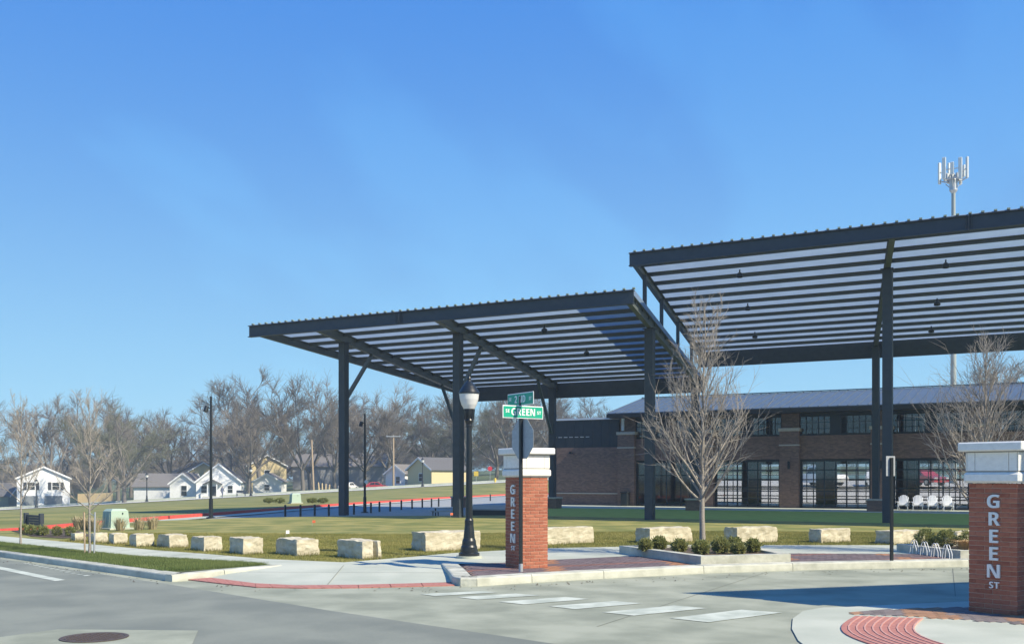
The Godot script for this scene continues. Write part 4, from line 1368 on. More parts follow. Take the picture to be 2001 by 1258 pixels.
func side_dir(r: RandomNumberGenerator, d: Vector3, angle: float) -> Vector3:
	var x := d.cross(Vector3(r.randf_range(-1, 1), r.randf_range(-1, 1), r.randf_range(-1, 1))).normalized()
	return (d * cos(angle) + x * sin(angle)).normalized()

func leader_tree(label: String, at: Vector3, height: float, clear: float, spread: float, rad: float, laterals: int, sd: int, called := "bare_tree", group := "") -> Node3D:
	# young street tree: one leader, ascending side branches, fine twigs
	var r := RandomNumberGenerator.new()
	r.seed = sd
	var t := thing(called, label, "tree", at, 0.0, group)
	var tr := MB.new(); var cr := MB.new()
	var pts := PackedVector3Array(); var rs := PackedFloat32Array()
	var p := Vector3(0, -0.05, 0)
	for i in 15:
		pts.push_back(p); rs.push_back(rad * (1.25 if i == 0 else lerpf(1.0, 0.07, pow(i / 14.0, 0.8))))
		p += Vector3(r.randf_range(-1, 1) * 0.035, height / 14.0, r.randf_range(-1, 1) * 0.035) * (height / 6.0 if i > 3 else 0.3) + Vector3(0, height / 14.0 * (1 - (height / 6.0 if i > 3 else 0.3)), 0)
	tr.path(pts, rs, 10)
	for k in laterals:
		var u := (k + r.randf() * 0.8) / laterals
		var y := lerpf(clear, height * 0.88, pow(u, 1.25))
		var fi := clampf(y / height * 14.0, 0, 13.9)
		var base := pts[int(fi)].lerp(pts[int(fi) + 1], fi - int(fi))
		var rr := lerpf(rs[int(fi)], rs[int(fi) + 1], fi - int(fi))
		var a := k * 2.4 + r.randf() * 0.7
		var steep := lerpf(0.75, 1.9, u)
		var d := Vector3(cos(a), steep, sin(a)).normalized()
		var L := spread * lerpf(1.35, 0.50, pow(u, 0.8)) * r.randf_range(0.75, 1.15)
		var b := limb(cr if u > 0.5 else tr, r, base, d, L, minf(rr * 0.62, 0.034 * height / 6.0), 6, 0.13, 0.10, 6, 0.2)
		var bp: PackedVector3Array = b[0]
		for j in 9:
			var w := r.randf_range(0.18, 0.98) * 5.99
			var q := bp[int(w)].lerp(bp[int(w) + 1], w - int(w))
			var d2 := side_dir(r, b[2][int(w)], r.randf_range(0.45, 0.95))
			d2 = (d2 + Vector3.UP * 0.35).normalized()
			var L2 := L * r.randf_range(0.22, 0.5)
			var b2 := limb(cr, r, q, d2, L2, 0.0085 * height / 6.0, 4, 0.18, 0.08, 4, 0.3)
			for m in 5:
				var w2 := r.randf_range(0.15, 0.98) * 3.99
				var q2: Vector3 = b2[0][int(w2)].lerp(b2[0][int(w2) + 1], w2 - int(w2))
				limb(cr, r, q2, side_dir(r, b2[2][int(w2)], r.randf_range(0.4, 0.9)), L2 * r.randf_range(0.25, 0.6), 0.0045 * height / 6.0, 2, 0.22, 0.05, 3, 0.4)
	obj("trunk", tr, M.bark, t)
	obj("crown", cr, M.twig, t)
	return t

func big_tree(sd: int, height: float, vase: float, twig: Material) -> Node3D:
	var r := RandomNumberGenerator.new()
	r.seed = sd
	var t := Node3D.new()
	var tr := MB.new(); var cr := MB.new()
	var fork := height * r.randf_range(0.16, 0.26)
	var trunk := limb(tr, r, Vector3(0, -0.3, 0), Vector3.UP, fork + 0.3, height * 0.022, 4, 0.05, 0.1, 8, 0.8)
	var top: Vector3 = trunk[0][4]
	var limbs := r.randi_range(4, 6)
	for k in limbs:
		var a := TAU * k / limbs + r.randf_range(-0.4, 0.4)
		var d := Vector3(cos(a) * vase, 1.0, sin(a) * vase).normalized()
		if k == 0: d = Vector3(r.randf_range(-0.2, 0.2), 1, r.randf_range(-0.2, 0.2)).normalized()
		var L := (height - fork) * r.randf_range(0.72, 0.95)
		var l1 := limb(tr, r, top, d, L, height * 0.0125, 6, 0.12, 0.05, 6, 0.25)
		for j in 9:
			var w := r.randf_range(0.2, 1.0) * 5.99
			var q: Vector3 = l1[0][int(w)].lerp(l1[0][int(w) + 1], w - int(w))
			var L2 := L * r.randf_range(0.25, 0.48)
			var l2 := limb(tr, r, q, side_dir(r, l1[2][int(w)], r.randf_range(0.4, 0.9)), L2, height * 0.0048, 4, 0.16, 0.08, 4, 0.3)
			for m in 8:
				var w2 := r.randf_range(0.15, 1.0) * 3.99
				var q2: Vector3 = l2[0][int(w2)].lerp(l2[0][int(w2) + 1], w2 - int(w2))
				var L3 := L2 * r.randf_range(0.28, 0.55)
				var l3 := limb(cr, r, q2, side_dir(r, l2[2][int(w2)], r.randf_range(0.4, 0.9)), L3, height * 0.0026, 3, 0.2, 0.10, 3, 0.45)
				for o in 13:
					var w3 := r.randf_range(0.1, 1.0) * 2.99
					var q3: Vector3 = l3[0][int(w3)].lerp(l3[0][int(w3) + 1], w3 - int(w3))
					limb(cr, r, q3, side_dir(r, l3[2][int(w3)], r.randf_range(0.3, 0.9)), L3 * r.randf_range(0.4, 0.85), height * 0.0013, 2, 0.2, 0.12, 3, 0.5)
	for q in [["trunk", tr, M.far_bark], ["crown", cr, twig]]:
		var o := MeshInstance3D.new()
		o.mesh = q[1].mesh(); o.material_override = q[2]; o.name = q[0]
		t.add_child(o)
	return t

func leafy(mb: MB, r: RandomNumberGenerator, mid: Vector3, rad: Vector3, count: int, leaf: float) -> void:
	for k in count:
		var d := Vector3(r.randfn(), r.randfn(), r.randfn()).normalized()
		var lump := 0.86 + 0.14 * sin(d.x * 7.0 + mid.x * 9.0) * sin(d.z * 6.0 + mid.z * 5.0) + 0.08 * sin(d.y * 9.0)
		var p := mid + d * rad * lump * pow(r.randf_range(0.25, 1.0), 0.4) * (1.0 if r.randf() > 0.12 else r.randf_range(1.0, 1.35))
		if p.y < mid.y - rad.y * 0.9: continue
		var ax := (d + Vector3(r.randf_range(-1, 1), r.randf_range(-0.3, 1.2), r.randf_range(-1, 1)) * 0.8).normalized()
		var sx := ax.cross(Vector3(r.randf_range(-1, 1), r.randf_range(-1, 1), r.randf_range(-1, 1))).normalized() * leaf * 0.32
		var s := leaf * r.randf_range(0.7, 1.3)
		mb.tri(p - sx, p + sx, p + ax * s)
		mb.tri(p - sx, p - ax * s * 0.3, p + sx)

func shrub(label: String, at: Vector3, rad: Vector3, m: Material, sd: int, count := 1500, leaf := 0.035, group := "clipped shrubs in the tree planter") -> void:
	var r := RandomNumberGenerator.new()
	r.seed = sd
	var t := thing("shrub", label, "shrub", at, 0.0, group)
	var st := MB.new()
	for k in 7: limb(st, r, Vector3(0, -0.03, 0), Vector3(r.randf_range(-0.7, 0.7), 1, r.randf_range(-0.7, 0.7)).normalized(), rad.y * 1.2, 0.008, 3, 0.2, 0.1, 4)
	obj("stems", st, M.bark, t)
	var mb := MB.new()
	leafy(mb, r, Vector3(0, rad.y * 0.92, 0), rad, count, leaf)
	obj("foliage", mb, m, t)

func tuft(called: String, label: String, at: Vector3, hgt: float, wid: float, m: Material, sd: int, count: int, group: String, arch := 0.5) -> void:
	var r := RandomNumberGenerator.new()
	r.seed = sd
	var mb := MB.new()
	for k in count:
		var a := r.randf() * TAU
		var o := Vector3(cos(a), 0, sin(a))
		var p := o * r.randf() * wid * 0.3 - Vector3.UP * 0.02
		var h2 := hgt * r.randf_range(0.6, 1.0)
		var q := p + o * wid * 0.35 * r.randf() + Vector3.UP * h2 * 0.65
		var e := q + o * wid * arch * r.randf() + Vector3.UP * h2 * 0.35 * (1.0 - arch)
		var s := Vector3(-sin(a), 0, cos(a)) * 0.007
		mb.quad(p - s, p + s, q + s, q - s)
		mb.tri(q - s, q + s, e)
	tag(obj(called, mb, m, self, at), label, "grass clump", group, "thing")

func build_plants() -> void:
	leader_tree("bare young tree in the concrete planter between the boulders", Vector3(4.40, 0.26, -23.6), 5.85, 1.1, 1.75, 0.075, 46, 31)
	leader_tree("bare young tree half hidden behind the near gate pillar", Vector3(11.15, 0.26, -24.3), 5.0, 0.8, 1.9, 0.07, 50, 77)
	var s1 := leader_tree("staked bare sapling on the verge in front of the boulders", Vector3(-9.96, 0.125, -24.1), 3.95, 1.05, 1.1, 0.034, 26, 51, "sapling", "saplings on the verge")
	stakes(Vector3(-9.96, 0.125, -24.1), 1)
	var s2 := leader_tree("thin bare sapling on the verge in front of the dark monument sign", Vector3(-13.15, 0.125, -27.35), 4.2, 1.1, 1.15, 0.03, 24, 52, "sapling", "saplings on the verge")
	# clipped shrubs in the planter
	var sp := [[3.05, -23.35, 0.20, 0.20], [3.42, -23.75, 0.22, 0.22], [3.75, -22.9, 0.22, 0.22], [4.12, -22.3, 0.23, 0.22], [4.62, -22.65, 0.25, 0.26], [5.02, -23.05, 0.24, 0.24], [4.95, -22.35, 0.18, 0.18], [5.40, -22.9, 0.20, 0.22]]
	var sn := ["clipped green shrub at the boulder end of the tree planter", "green shrub second along the tree planter", "green shrub third along the tree planter, clear of the trunk", "low green shrub in front of the bare tree's trunk", "tallest green shrub just past the bare tree's trunk", "green shrub behind the small one past the trunk", "smallest green shrub in the tree planter", "green shrub at the bicycle stand end of the tree planter"]
	for i in sp.size():
		shrub(sn[i], Vector3(sp[i][0], 0.25, sp[i][1]), Vector3(sp[i][2], sp[i][3] * 0.85, sp[i][2]) * 0.9, M.leaf if i % 2 else M.leaf_b, 300 + i, 2600, 0.04)
	for i in 4:
		shrub(["dark shrub behind the farthest bicycle hoop", "dark shrub behind the middle bicycle hoops", "dark shrub behind the nearest bicycle hoop", "dark shrub at the back of the bicycle hoop planter"][i], Vector3(9.98 + 0.38 * i, 0.25, -24.7 + 0.32 * i), Vector3(0.27, 0.24, 0.27), M.leaf, 340 + i, 1500, 0.04, "shrubs behind the bicycle hoops")
	tuft("straw_grass", "tan clump of dry grass beside the bicycle hoops", Vector3(10.35, 0.26, -23.35), 0.38, 0.42, M.straw, 6, 420, "", 0.75)
	# planting bed by the monument sign
	var bed := MB.new()
	bed.sheet(lift([Vector2(-17.3, -35.3), Vector2(-14.9, -31.7), Vector2(-13.5, -30.7), Vector2(-13.0, -31.6), Vector2(-14.2, -34.0), Vector2(-16.0, -36.8)], 0.128))
	structure("planting_bed", bed, M.soil, "brown mulch bed by the monument sign")
	var pb := [[-15.4, -32.7], [-15.0, -32.4], [-14.75, -32.2], [-14.2, -31.9], [-13.75, -31.8], [-15.9, -33.3]]
	for i in pb.size():
		shrub(["shrub under the monument sign panel", "second low shrub from the monument sign", "third low shrub from the monument sign", "round shrub in the middle of the mulch bed", "round shrub next to the first boulder", "shrub at the street end of the monument sign"][i], Vector3(pb[i][0], 0.12, pb[i][1]), Vector3(0.18, 0.17, 0.18), M.leaf, 360 + i, 700, 0.04, "low shrubs in the mulch bed")
	var tu := [[-15.0, -35.9], [-14.6, -35.6], [-14.2, -34.9], [-13.5, -35.2], [-13.1, -35.9], [-12.8, -36.4], [-15.5, -36.5]]
	for i in tu.size():
		tuft("straw_grass", ["pale dry grass left of the green cabinet, tallest", "pale dry grass next to the green cabinet's louvres", "pale dry grass in front of the green cabinet", "pale dry grass at the far corner of the green cabinet", "pale dry grass beyond the green cabinet", "last pale dry grass clump towards the light pole", "pale dry grass behind the monument sign"][i], Vector3(tu[i][0], 0.12, tu[i][1]), 0.62, 0.5, M.straw_b, 70 + i, 160, "dry grass round the green cabinet", 0.35)
	# short blades over verge and front lawn
	blades("verge_grass", "short green blades of the verge", [Vector2(-16, -28.6), Vector2(-6.72, -19.75), Vector2(-6.33, -19.85), Vector2(-5.05, -21.22), Vector2(-6.42, -22.05), Vector2(-8.49, -23.2), Vector2(-10.14, -24.65), Vector2(-17.0, -31.0)], 26000, 0.06, Color(0.075, 0.12, 0.03), Color(0.15, 0.19, 0.06), 0.125, 5)
	blades("lawn_grass", "short olive blades of the lawn", [Vector2(-13.10, -29.5), Vector2(-8.91, -25.7), Vector2(-5.48, -22.9), Vector2(-3.61, -21.98), Vector2(-2.30, -23.5), Vector2(-1.40, -24.8), Vector2(0.99, -26.5), Vector2(6.95, -27.7), Vector2(14.5, -27.5), Vector2(15.5, -34), Vector2(6, -35), Vector2(-4, -33), Vector2(-13, -34)], 90000, 0.045, Color(0.14, 0.155, 0.035), Color(0.28, 0.255, 0.08), 0.115, 6)
	build_far_trees()

func stakes(at: Vector3, sd: int) -> void:
	for s in [-1, 1]:
		var mb := MB.new()
		var p: Vector3 = at + Vector3(0.13 * s, -0.05, 0.05 * s)
		mb.rod(p, p + Vector3(0.02 * s, 1.05, 0), 0.02, 0.02, 6)
		mb.rod(p + Vector3(0.02 * s, 0.95, 0), at + Vector3(0, 0.98, 0), 0.006, 0.006, 4)
		tag(obj("tree_stake", mb, M.pole_wood if s < 0 else M.galv), "wooden stake of the sapling, farther from the camera ramp" if s < 0 else "dark metal stake of the sapling, nearer the ramp", "stake", "", "thing")

func blades(called: String, label: String, poly: Array, count: int, hgt: float, a: Color, b: Color, y: float, sd: int) -> void:
	var r := RandomNumberGenerator.new()
	r.seed = sd
	var mb := MB.new()
	for k in 5:
		var an := r.randf() * TAU
		var o := Vector3(r.randf_range(-1, 1), 0, r.randf_range(-1, 1)) * 0.025
		var s := Vector3(cos(an), 0, sin(an)) * 0.004
		mb.tri(o - s, o + s, o + Vector3(r.randf_range(-0.5, 0.5) * hgt, hgt * r.randf_range(0.6, 1.1), r.randf_range(-0.5, 0.5) * hgt))
	var mm := MultiMesh.new()
	mm.transform_format = MultiMesh.TRANSFORM_3D
	mm.use_colors = true
	mm.mesh = mb.mesh()
	var flat := PackedVector2Array(poly)
	var lo := Vector2(1e9, 1e9); var hi := -lo
	for p in poly:
		lo = lo.min(p); hi = hi.max(p)
	var f := FastNoiseLite.new()
	f.seed = sd; f.frequency = 0.5
	var xs := []; var cs := []
	while xs.size() < count:
		var p := Vector2(r.randf_range(lo.x, hi.x), r.randf_range(lo.y, hi.y))
		if not Geometry2D.is_point_in_polygon(p, flat): continue
		var t := clampf(0.5 + f.get_noise_2dv(p) * 0.7 + r.randf_range(-0.3, 0.3), 0, 1)
		xs.append(Transform3D(Basis(Vector3.UP, r.randf() * TAU).scaled(Vector3.ONE * r.randf_range(0.7, 1.3)), v3(p, y - 0.004)))
		cs.append(a.lerp(b, t))
	mm.instance_count = count
	for k in count:
		mm.set_instance_transform(k, xs[k])
		mm.set_instance_color(k, cs[k])
	var o := MultiMeshInstance3D.new()
	o.multimesh = mm
	o.material_override = M.blade
	o.name = called
	add_child(o)
	tag(o, label, "grass", "", "stuff")

func build_far_trees() -> void:
	var protos := []
	for k in 6: protos.append(big_tree(900 + k * 7, 16.0, [0.55, 0.75, 0.5, 0.85, 0.65, 0.6][k], M.far_twig_b if k == 3 else M.far_twig))
	# [x, distance, height, kind, label]
	var list := [[-97, 171, 19, 1, "big bare tree standing over the two storey white house, on its street side"], [-92, 205, 20, 0, "tall bare tree behind the two storey white house"], [-84, 214, 21, 2, "bare tree rising straight behind the white house gable"], [-77, 200, 17, 4, "bare tree between the white house and the board fence"], [-71, 212, 18, 1, "bare tree behind the pale board fence"], [-63, 166, 15.5, 3, "dark trunked bare tree beside the far lamp post, in front of the low white houses"], [-66, 222, 18, 5, "bare tree behind the low white garage"], [-56, 205, 18.5, 2, "bare tree behind the small white gable"], [-49, 199, 22.5, 0, "tallest bare tree of the row, behind the porch house"], [-45.5, 177, 16, 1, "bare tree at the street beside the porch house"], [-41, 208, 21, 4, "tall bare tree past the porch house"], [-37, 181, 18, 5, "leaning bare tree in front of the timber stack"], [-34, 196, 17, 2, "bare tree behind the wooden pole without crossarm"], [-29.5, 205, 16, 1, "bare tree behind the first canopy column"], [-26, 215, 19.5, 4, "narrow bare tree showing between the canopy columns"], [-22, 193, 15, 0, "bare tree between the canopy column and the far light pole"], [-17, 218, 17, 3, "greenish bare tree behind the small white cottage"], [-11, 212, 18.5, 3, "greenish bare tree behind the yellow house"], [-8, 190, 16.5, 0, "crooked bare tree over the yellow house"], [-3, 200, 17, 3, "greenish tree behind the black lamp post"], [0, 185, 16, 2, "bare tree beside the far red stop sign"], [4, 205, 18, 5, "bare tree behind the street name plates"], [9, 195, 15, 1, "bare tree at the low wing of the hall"], [-105, 195, 17, 3, "bare tree at the edge of the picture beside the green house"], [-100, 225, 19, 5, "farther bare tree at the picture's edge behind the green house"], [-88, 236, 20, 1, "distant bare tree filling in behind the white house"], [-52, 232, 19, 3, "distant bare tree behind the brown roofs"], [-34, 236, 19, 0, "distant bare tree behind the long roof on the hill"], [-14, 240, 18, 1, "distant bare tree in the gap before the yellow house"], [96, 190, 21, 4, "bare tree showing above the hall roof at the picture's edge"], [82, 200, 17, 1, "faint bare tree above the hall roof left of the mast"], [104, 215, 22, 2, "second bare tree above the hall roof at the edge"], [17, 220, 15, 5, "tree top peeping over the flat wing roof"]]
	var r := RandomNumberGenerator.new()
	r.seed = 5
	for q in list:
		var o: Node3D = protos[q[3]].duplicate()
		o.name = numbered("winter_tree")
		add_child(o)
		o.position = Vector3(q[0], far_height(q[0], q[1]) - 0.1, -q[1])
		o.rotation.y = r.randf() * TAU
		o.scale = Vector3(r.randf_range(0.95, 1.15), 0.9, r.randf_range(0.95, 1.15)) * (q[2] / 16.0)
		tag(o, q[4], "tree", "bare trees round the houses", "thing")
	for p in protos: p.free()
	# the wood that closes the view, one grey mass
	var far := big_tree(990, 15.0, 0.75, M.far_twig)
	var mm := MultiMesh.new()
	mm.transform_format = MultiMesh.TRANSFORM_3D
	mm.mesh = (far.get_node("crown") as MeshInstance3D).mesh
	mm.instance_count = 150
	for k in 150:
		var x := -190.0 + k * 2.45 + r.randf_range(-2, 2)
		var d := r.randf_range(255, 300)
		var s := r.randf_range(0.75, 1.1)
		mm.set_instance_transform(k, Transform3D(Basis(Vector3.UP, r.randf() * TAU).scaled(Vector3(1.2, 0.9, 1.2) * s), Vector3(x, far_height(x, d) - 2.5, -d)))
	var w := MultiMeshInstance3D.new()
	w.multimesh = mm
	w.material_override = M.far_twig
	w.name = "far_wood"
	add_child(w)
	tag(w, "grey mass of bare woodland far behind the houses", "woodland", "", "stuff")
	far.free()

# ---------------------------------------------------------------- things on the lawns
func build_lawn_things() -> void:
	var mb: MB
	# tall light poles
	for i in 2:
		var at: Vector3 = [Vector3(-13.9, 0.11, -47.2), Vector3(-8.35, 0.0, -58.0)][i]
		var t := thing("light_pole", ["tall thin black light pole on the lawn edge", "tall thin black light pole among the bollards, with a white disc"][i], "light pole", at, 0.2, "thin black light poles")
		mb = MB.new()
		mb.rod(Vector3(0, 0, 0), Vector3(0, 0.9, 0), 0.10, 0.09, 12)
		mb.rod(Vector3(0, 0.9, 0), Vector3(0, 5.6, 0), 0.068, 0.05, 12)
		obj("shaft", mb, M.black, t)
		mb = MB.new()
		mb.rod(Vector3(0, 5.05, 0), Vector3(-0.18, 5.08, 0), 0.025, 0.025, 8)
		mb.rod(Vector3(-0.18, 5.14, 0), Vector3(-0.24, 4.90, 0.06), 0.09, 0.11, 12)
		obj("lamp_head", mb, M.black, t)
		mb = MB.new()
		mb.lathe(Vector3.ZERO, [[0.22, 0.0], [0.22, 0.03], [0.12, 0.06], [0.0, 0.06]], 16)
		obj("foot", mb, M.black, t)
		if i == 1:
			mb = MB.new()
			mb.rod(Vector3(0.06, 1.75, 0.08), Vector3(0.06, 1.75, 0.10), 0.10, 0.10, 16)
			obj("white_disc", mb, M.sign_white, t)
	# bollards
	var bl := [[-11.58, -52.2], [-10.80, -52.2], [-10.21, -52.9], [-9.49, -52.96], [-8.55, -55.3], [-7.95, -57.6], [-7.74, -59.68], [-7.23, -60.65], [-6.90, -63.73], [-6.45, -65.96], [-6.00, -68.36], [-5.48, -69.63], [-5.09, -70.94], [-1.90, -89.5]]
	var bn := ["first thin bollard at the lawn end of the row", "second thin bollard from the lawn end", "third thin bollard from the lawn end", "thin bollard left of the first canopy column", "thin bollard right of the first canopy column", "thin bollard at the foot of the light pole", "first thin bollard past the light pole", "second thin bollard past the light pole", "third thin bollard past the light pole", "fourth thin bollard past the light pole", "fifth thin bollard past the light pole", "thin bollard second from the brick plinth", "thin bollard nearest the brick plinth", "lone far bollard between lamp post and gate pillar"]
	var b0: Node3D = null
	for i in bl.size():
		var at := Vector3(bl[i][0], -0.01, bl[i][1])
		if b0 == null:
			b0 = thing("bollard", bn[0], "bollard", at, 0.0, "thin black bollards along the drive")
			mb = MB.new()
			mb.lathe(Vector3.ZERO, [[0.055, 0.0], [0.055, 0.56], [0.045, 0.59], [0.0, 0.61]], 12)
			obj("shaft", mb, M.black, b0)
			mb = MB.new()
			mb.lathe(Vector3.ZERO, [[0.058, 0.50], [0.058, 0.53]], 12)
			obj("band", mb, M.steel, b0)
		else: dup(b0, at, 0.0, bn[i])
	# green utility cabinets
	for i in 2:
		var t := thing("utility_cabinet", ["pale green louvred utility cabinet behind the boulders", "small pale green utility cabinet on the far lawn"][i], "utility box", [Vector3(-14.15, 0.10, -36.5), Vector3(-15.9, 0.12, -75.0)][i], 0.85 if i == 0 else 0.5, "pale green utility cabinets")
		mb = MB.new()
		mb.cbox(Vector3(0, 0.03, 0), Vector3(0.9, 0.08, 0.9), 0.01)
		obj("pad", mb, M.walk, t)
		mb = MB.new()
		mb.hexa([Vector3(-0.36, 0.06, 0.34), Vector3(0.36, 0.06, 0.34), Vector3(0.36, 0.06, -0.34), Vector3(-0.36, 0.06, -0.34), Vector3(-0.32, 0.66, 0.29), Vector3(0.32, 0.66, 0.29), Vector3(0.32, 0.66, -0.29), Vector3(-0.32, 0.66, -0.29)])
		mb.hexa([Vector3(-0.325, 0.66, 0.295), Vector3(0.325, 0.66, 0.295), Vector3(0.325, 0.66, -0.295), Vector3(-0.325, 0.66, -0.295), Vector3(-0.24, 0.74, 0.23), Vector3(0.24, 0.74, 0.23), Vector3(0.24, 0.74, -0.23), Vector3(-0.24, 0.74, -0.23)])
		obj("housing", mb, M.box_green, t)
		for k in 3:
			mb = MB.new()
			mb.beam(Vector3(-0.375, 0.10, -0.2 + 0.2 * k), Vector3(-0.335, 0.62, -0.19 + 0.19 * k), 0.05, 0.03, Vector3.LEFT)
			obj("rib", mb, M.box_green, t)
		mb = MB.new()
		mb.box(Vector3(0.10, 0.58, 0.315), Vector3(0.03, 0.06, 0.03))
		obj("latch", mb, M.black, t)
	for k in 4:
		shrub(["dark low shrub at the lawn side of the far cabinet", "dark low shrub left of the far cabinet", "dark low shrub right of the far cabinet", "dark low shrub right of the far cabinet, outer one"][k], Vector3([-17.9, -17.1, -14.7, -13.9][k], 0.15, -75.2), Vector3(0.45, 0.2, 0.3), M.leaf, 400 + k, 700, 0.08, "low shrubs beside the far cabinet")
	# dark monument sign
	var t := thing("monument_sign", "low dark slatted sign panel between posts by the mulch bed", "sign", Vector3(-16.05, 0.12, -34.3), -0.7)
	for s in [-1, 1]:
		mb = MB.new()
		mb.cbox(Vector3(s * 0.55, 0.32, 0), Vector3(0.12, 0.64, 0.14), 0.01)
		obj("post", mb, M.steel, t)
	for k in 5:
		mb = MB.new()
		mb.box(Vector3(0, 0.20 + k * 0.085, 0), Vector3(0.98, 0.075, 0.05))
		obj("slat", mb, M.steel, t)
	# bench table and low stage under the lower canopy
	t = thing("picnic_table", "grey picnic table at the foot of the second canopy column", "table", Vector3(-3.4, -0.01, -52.6), 0.3)
	mb = MB.new()
	mb.cbox(Vector3(0, 0.44, 0), Vector3(1.5, 0.05, 0.7), 0.01)
	obj("table_top", mb, M.galv, t)
	for s in [-1, 1]:
		mb = MB.new()
		mb.box(Vector3(0, 0.26, s * 0.6), Vector3(1.5, 0.04, 0.22))
		obj("seat", mb, M.galv, t)
		mb = MB.new()
		mb.box(Vector3(s * 0.55, 0.21, 0), Vector3(0.06, 0.42, 0.06))
		mb.box(Vector3(s * 0.55, 0.22, 0), Vector3(0.05, 0.04, 1.2))
		mb.box(Vector3(s * 0.55, 0.12, 0.6), Vector3(0.05, 0.24, 0.05))
		mb.box(Vector3(s * 0.55, 0.12, -0.6), Vector3(0.05, 0.24, 0.05))
		obj("leg_frame", mb, M.steel, t)
	t = thing("low_stage", "low grey stage with black skirt under the lower canopy", "stage", Vector3.ZERO)
	var sp := [Vector2(-2.3, -53.0), Vector2(0.3, -52.2), Vector2(1.4, -60.0), Vector2(-2.2, -61.5)]
	mb = MB.new()
	mb.slab(sp, -0.01, 0.30)
	obj("skirt", mb, M.black, t)
	mb = MB.new()
	mb.slab([Vector2(-2.4, -52.9), Vector2(0.4, -52.05), Vector2(1.5, -60.1), Vector2(-2.3, -61.6)], 0.30, 0.36)
	obj("deck", mb, M.plaza, t)
	# marking flags left in the grass
	for i in 3:
		var at: Vector3 = [Vector3(-7.6, 0.115, -38.9), Vector3(-2.85, 0.115, -47.3), Vector3(-6.9, 0.115, -31.2)][i]
		t = thing("marker_flag", ["small orange marker flag in the lawn behind the boulders", "small orange marker flag near the second canopy column", "white marker scrap in the lawn behind the notched boulder"][i], "flag", at, 0.4 * i, "marker flags in the lawn")
		mb = MB.new()
		mb.rod(Vector3.ZERO, Vector3(0, 0.22, 0), 0.004, 0.004, 4)
		obj("wire", mb, M.galv, t)
		mb = MB.new()
		mb.box(Vector3(0.06, 0.17, 0), Vector3(0.12, 0.10, 0.004))
		obj("flag", mb, M.orange if i < 2 else M.sign_white, t)

# ---------------------------------------------------------------- houses and the far side
func house(called: String, label: String, x: float, d: float, turn: float, w: float, dp: float, eave: float, rise: float, wall: Material, roof: Material) -> Node3D:
	# ridge runs along local z; gable ends face +z (towards the street) and -z
	var t := thing(called, label, "house", Vector3(x, far_height(x, d) - 0.05, -d), turn)
	var mb := MB.new()
	mb.box(Vector3(0, eave / 2 - 0.3, 0), Vector3(w, eave + 0.6, dp))
	for s in [-1, 1]:
		var a := Vector3(-w / 2, eave, s * dp / 2); var b := Vector3(w / 2, eave, s * dp / 2); var c := Vector3(0, eave + rise, s * dp / 2)
		if s > 0: mb.tri(a, b, c)
		else: mb.tri(b, a, c)
	obj("wall", mb, wall, t)
	var o := 0.35
	for s in [-1, 1]:
		mb = MB.new()
		var sl := rise / (w / 2)
		var e := Vector3(s * (w / 2 + o), eave - sl * o, 0); var r := Vector3(0, eave + rise, 0)
		var z := dp / 2 + o
		var p := [e + Vector3(0, 0, z), r + Vector3(0, 0, z), r + Vector3(0, 0, -z), e + Vector3(0, 0, -z)]
		if s > 0: p = [p[1], p[0], p[3], p[2]]
		var u := Vector3.UP * 0.16
		mb.hexa([p[0] + u * 0.1, p[1] + u * 0.1, p[2] + u * 0.1, p[3] + u * 0.1, p[0] + u, p[1] + u, p[2] + u, p[3] + u])
		obj("roof_slope", mb, roof, t)
		mb = MB.new()
		mb.beam(e + Vector3(0, 0.14, z + 0.02), r + Vector3(0, 0.14, z + 0.02), 0.06, 0.26)
		obj("barge_board", mb, M.white_paint, t)
	return t

func opening(t: Node3D, called: String, x: float, y: float, z: float, w: float, h: float, m: Material, shutters := false, side := 0.0) -> void:
	var b := Basis(Vector3.UP, side)
	var at := Vector3(x, y, z)
	var mb := MB.new()
	mb.box(at + b * Vector3(0, 0, 0.03), Vector3(w + 0.22, h + 0.22, 0.06), b)
	var f := obj(called, mb, M.white_paint, t)
	mb = MB.new()
	mb.box(at + b * Vector3(0, 0, 0.065), Vector3(w, h, 0.02), b)
	obj("pane" if called == "window" else "leaf", mb, m, f)
	if called == "window":
		mb = MB.new()
		mb.box(at + b * Vector3(0, 0, 0.08), Vector3(w, 0.05, 0.02), b)
		obj("glazing_bar", mb, M.white_paint, f)
	if shutters:
		for s in [-1, 1]:
			mb = MB.new()
			mb.box(at + b * Vector3(s * (w / 2 + 0.42), 0, 0.04), Vector3(0.5, h + 0.1, 0.06), b)
			obj("shutter", mb, M.shutter, f)

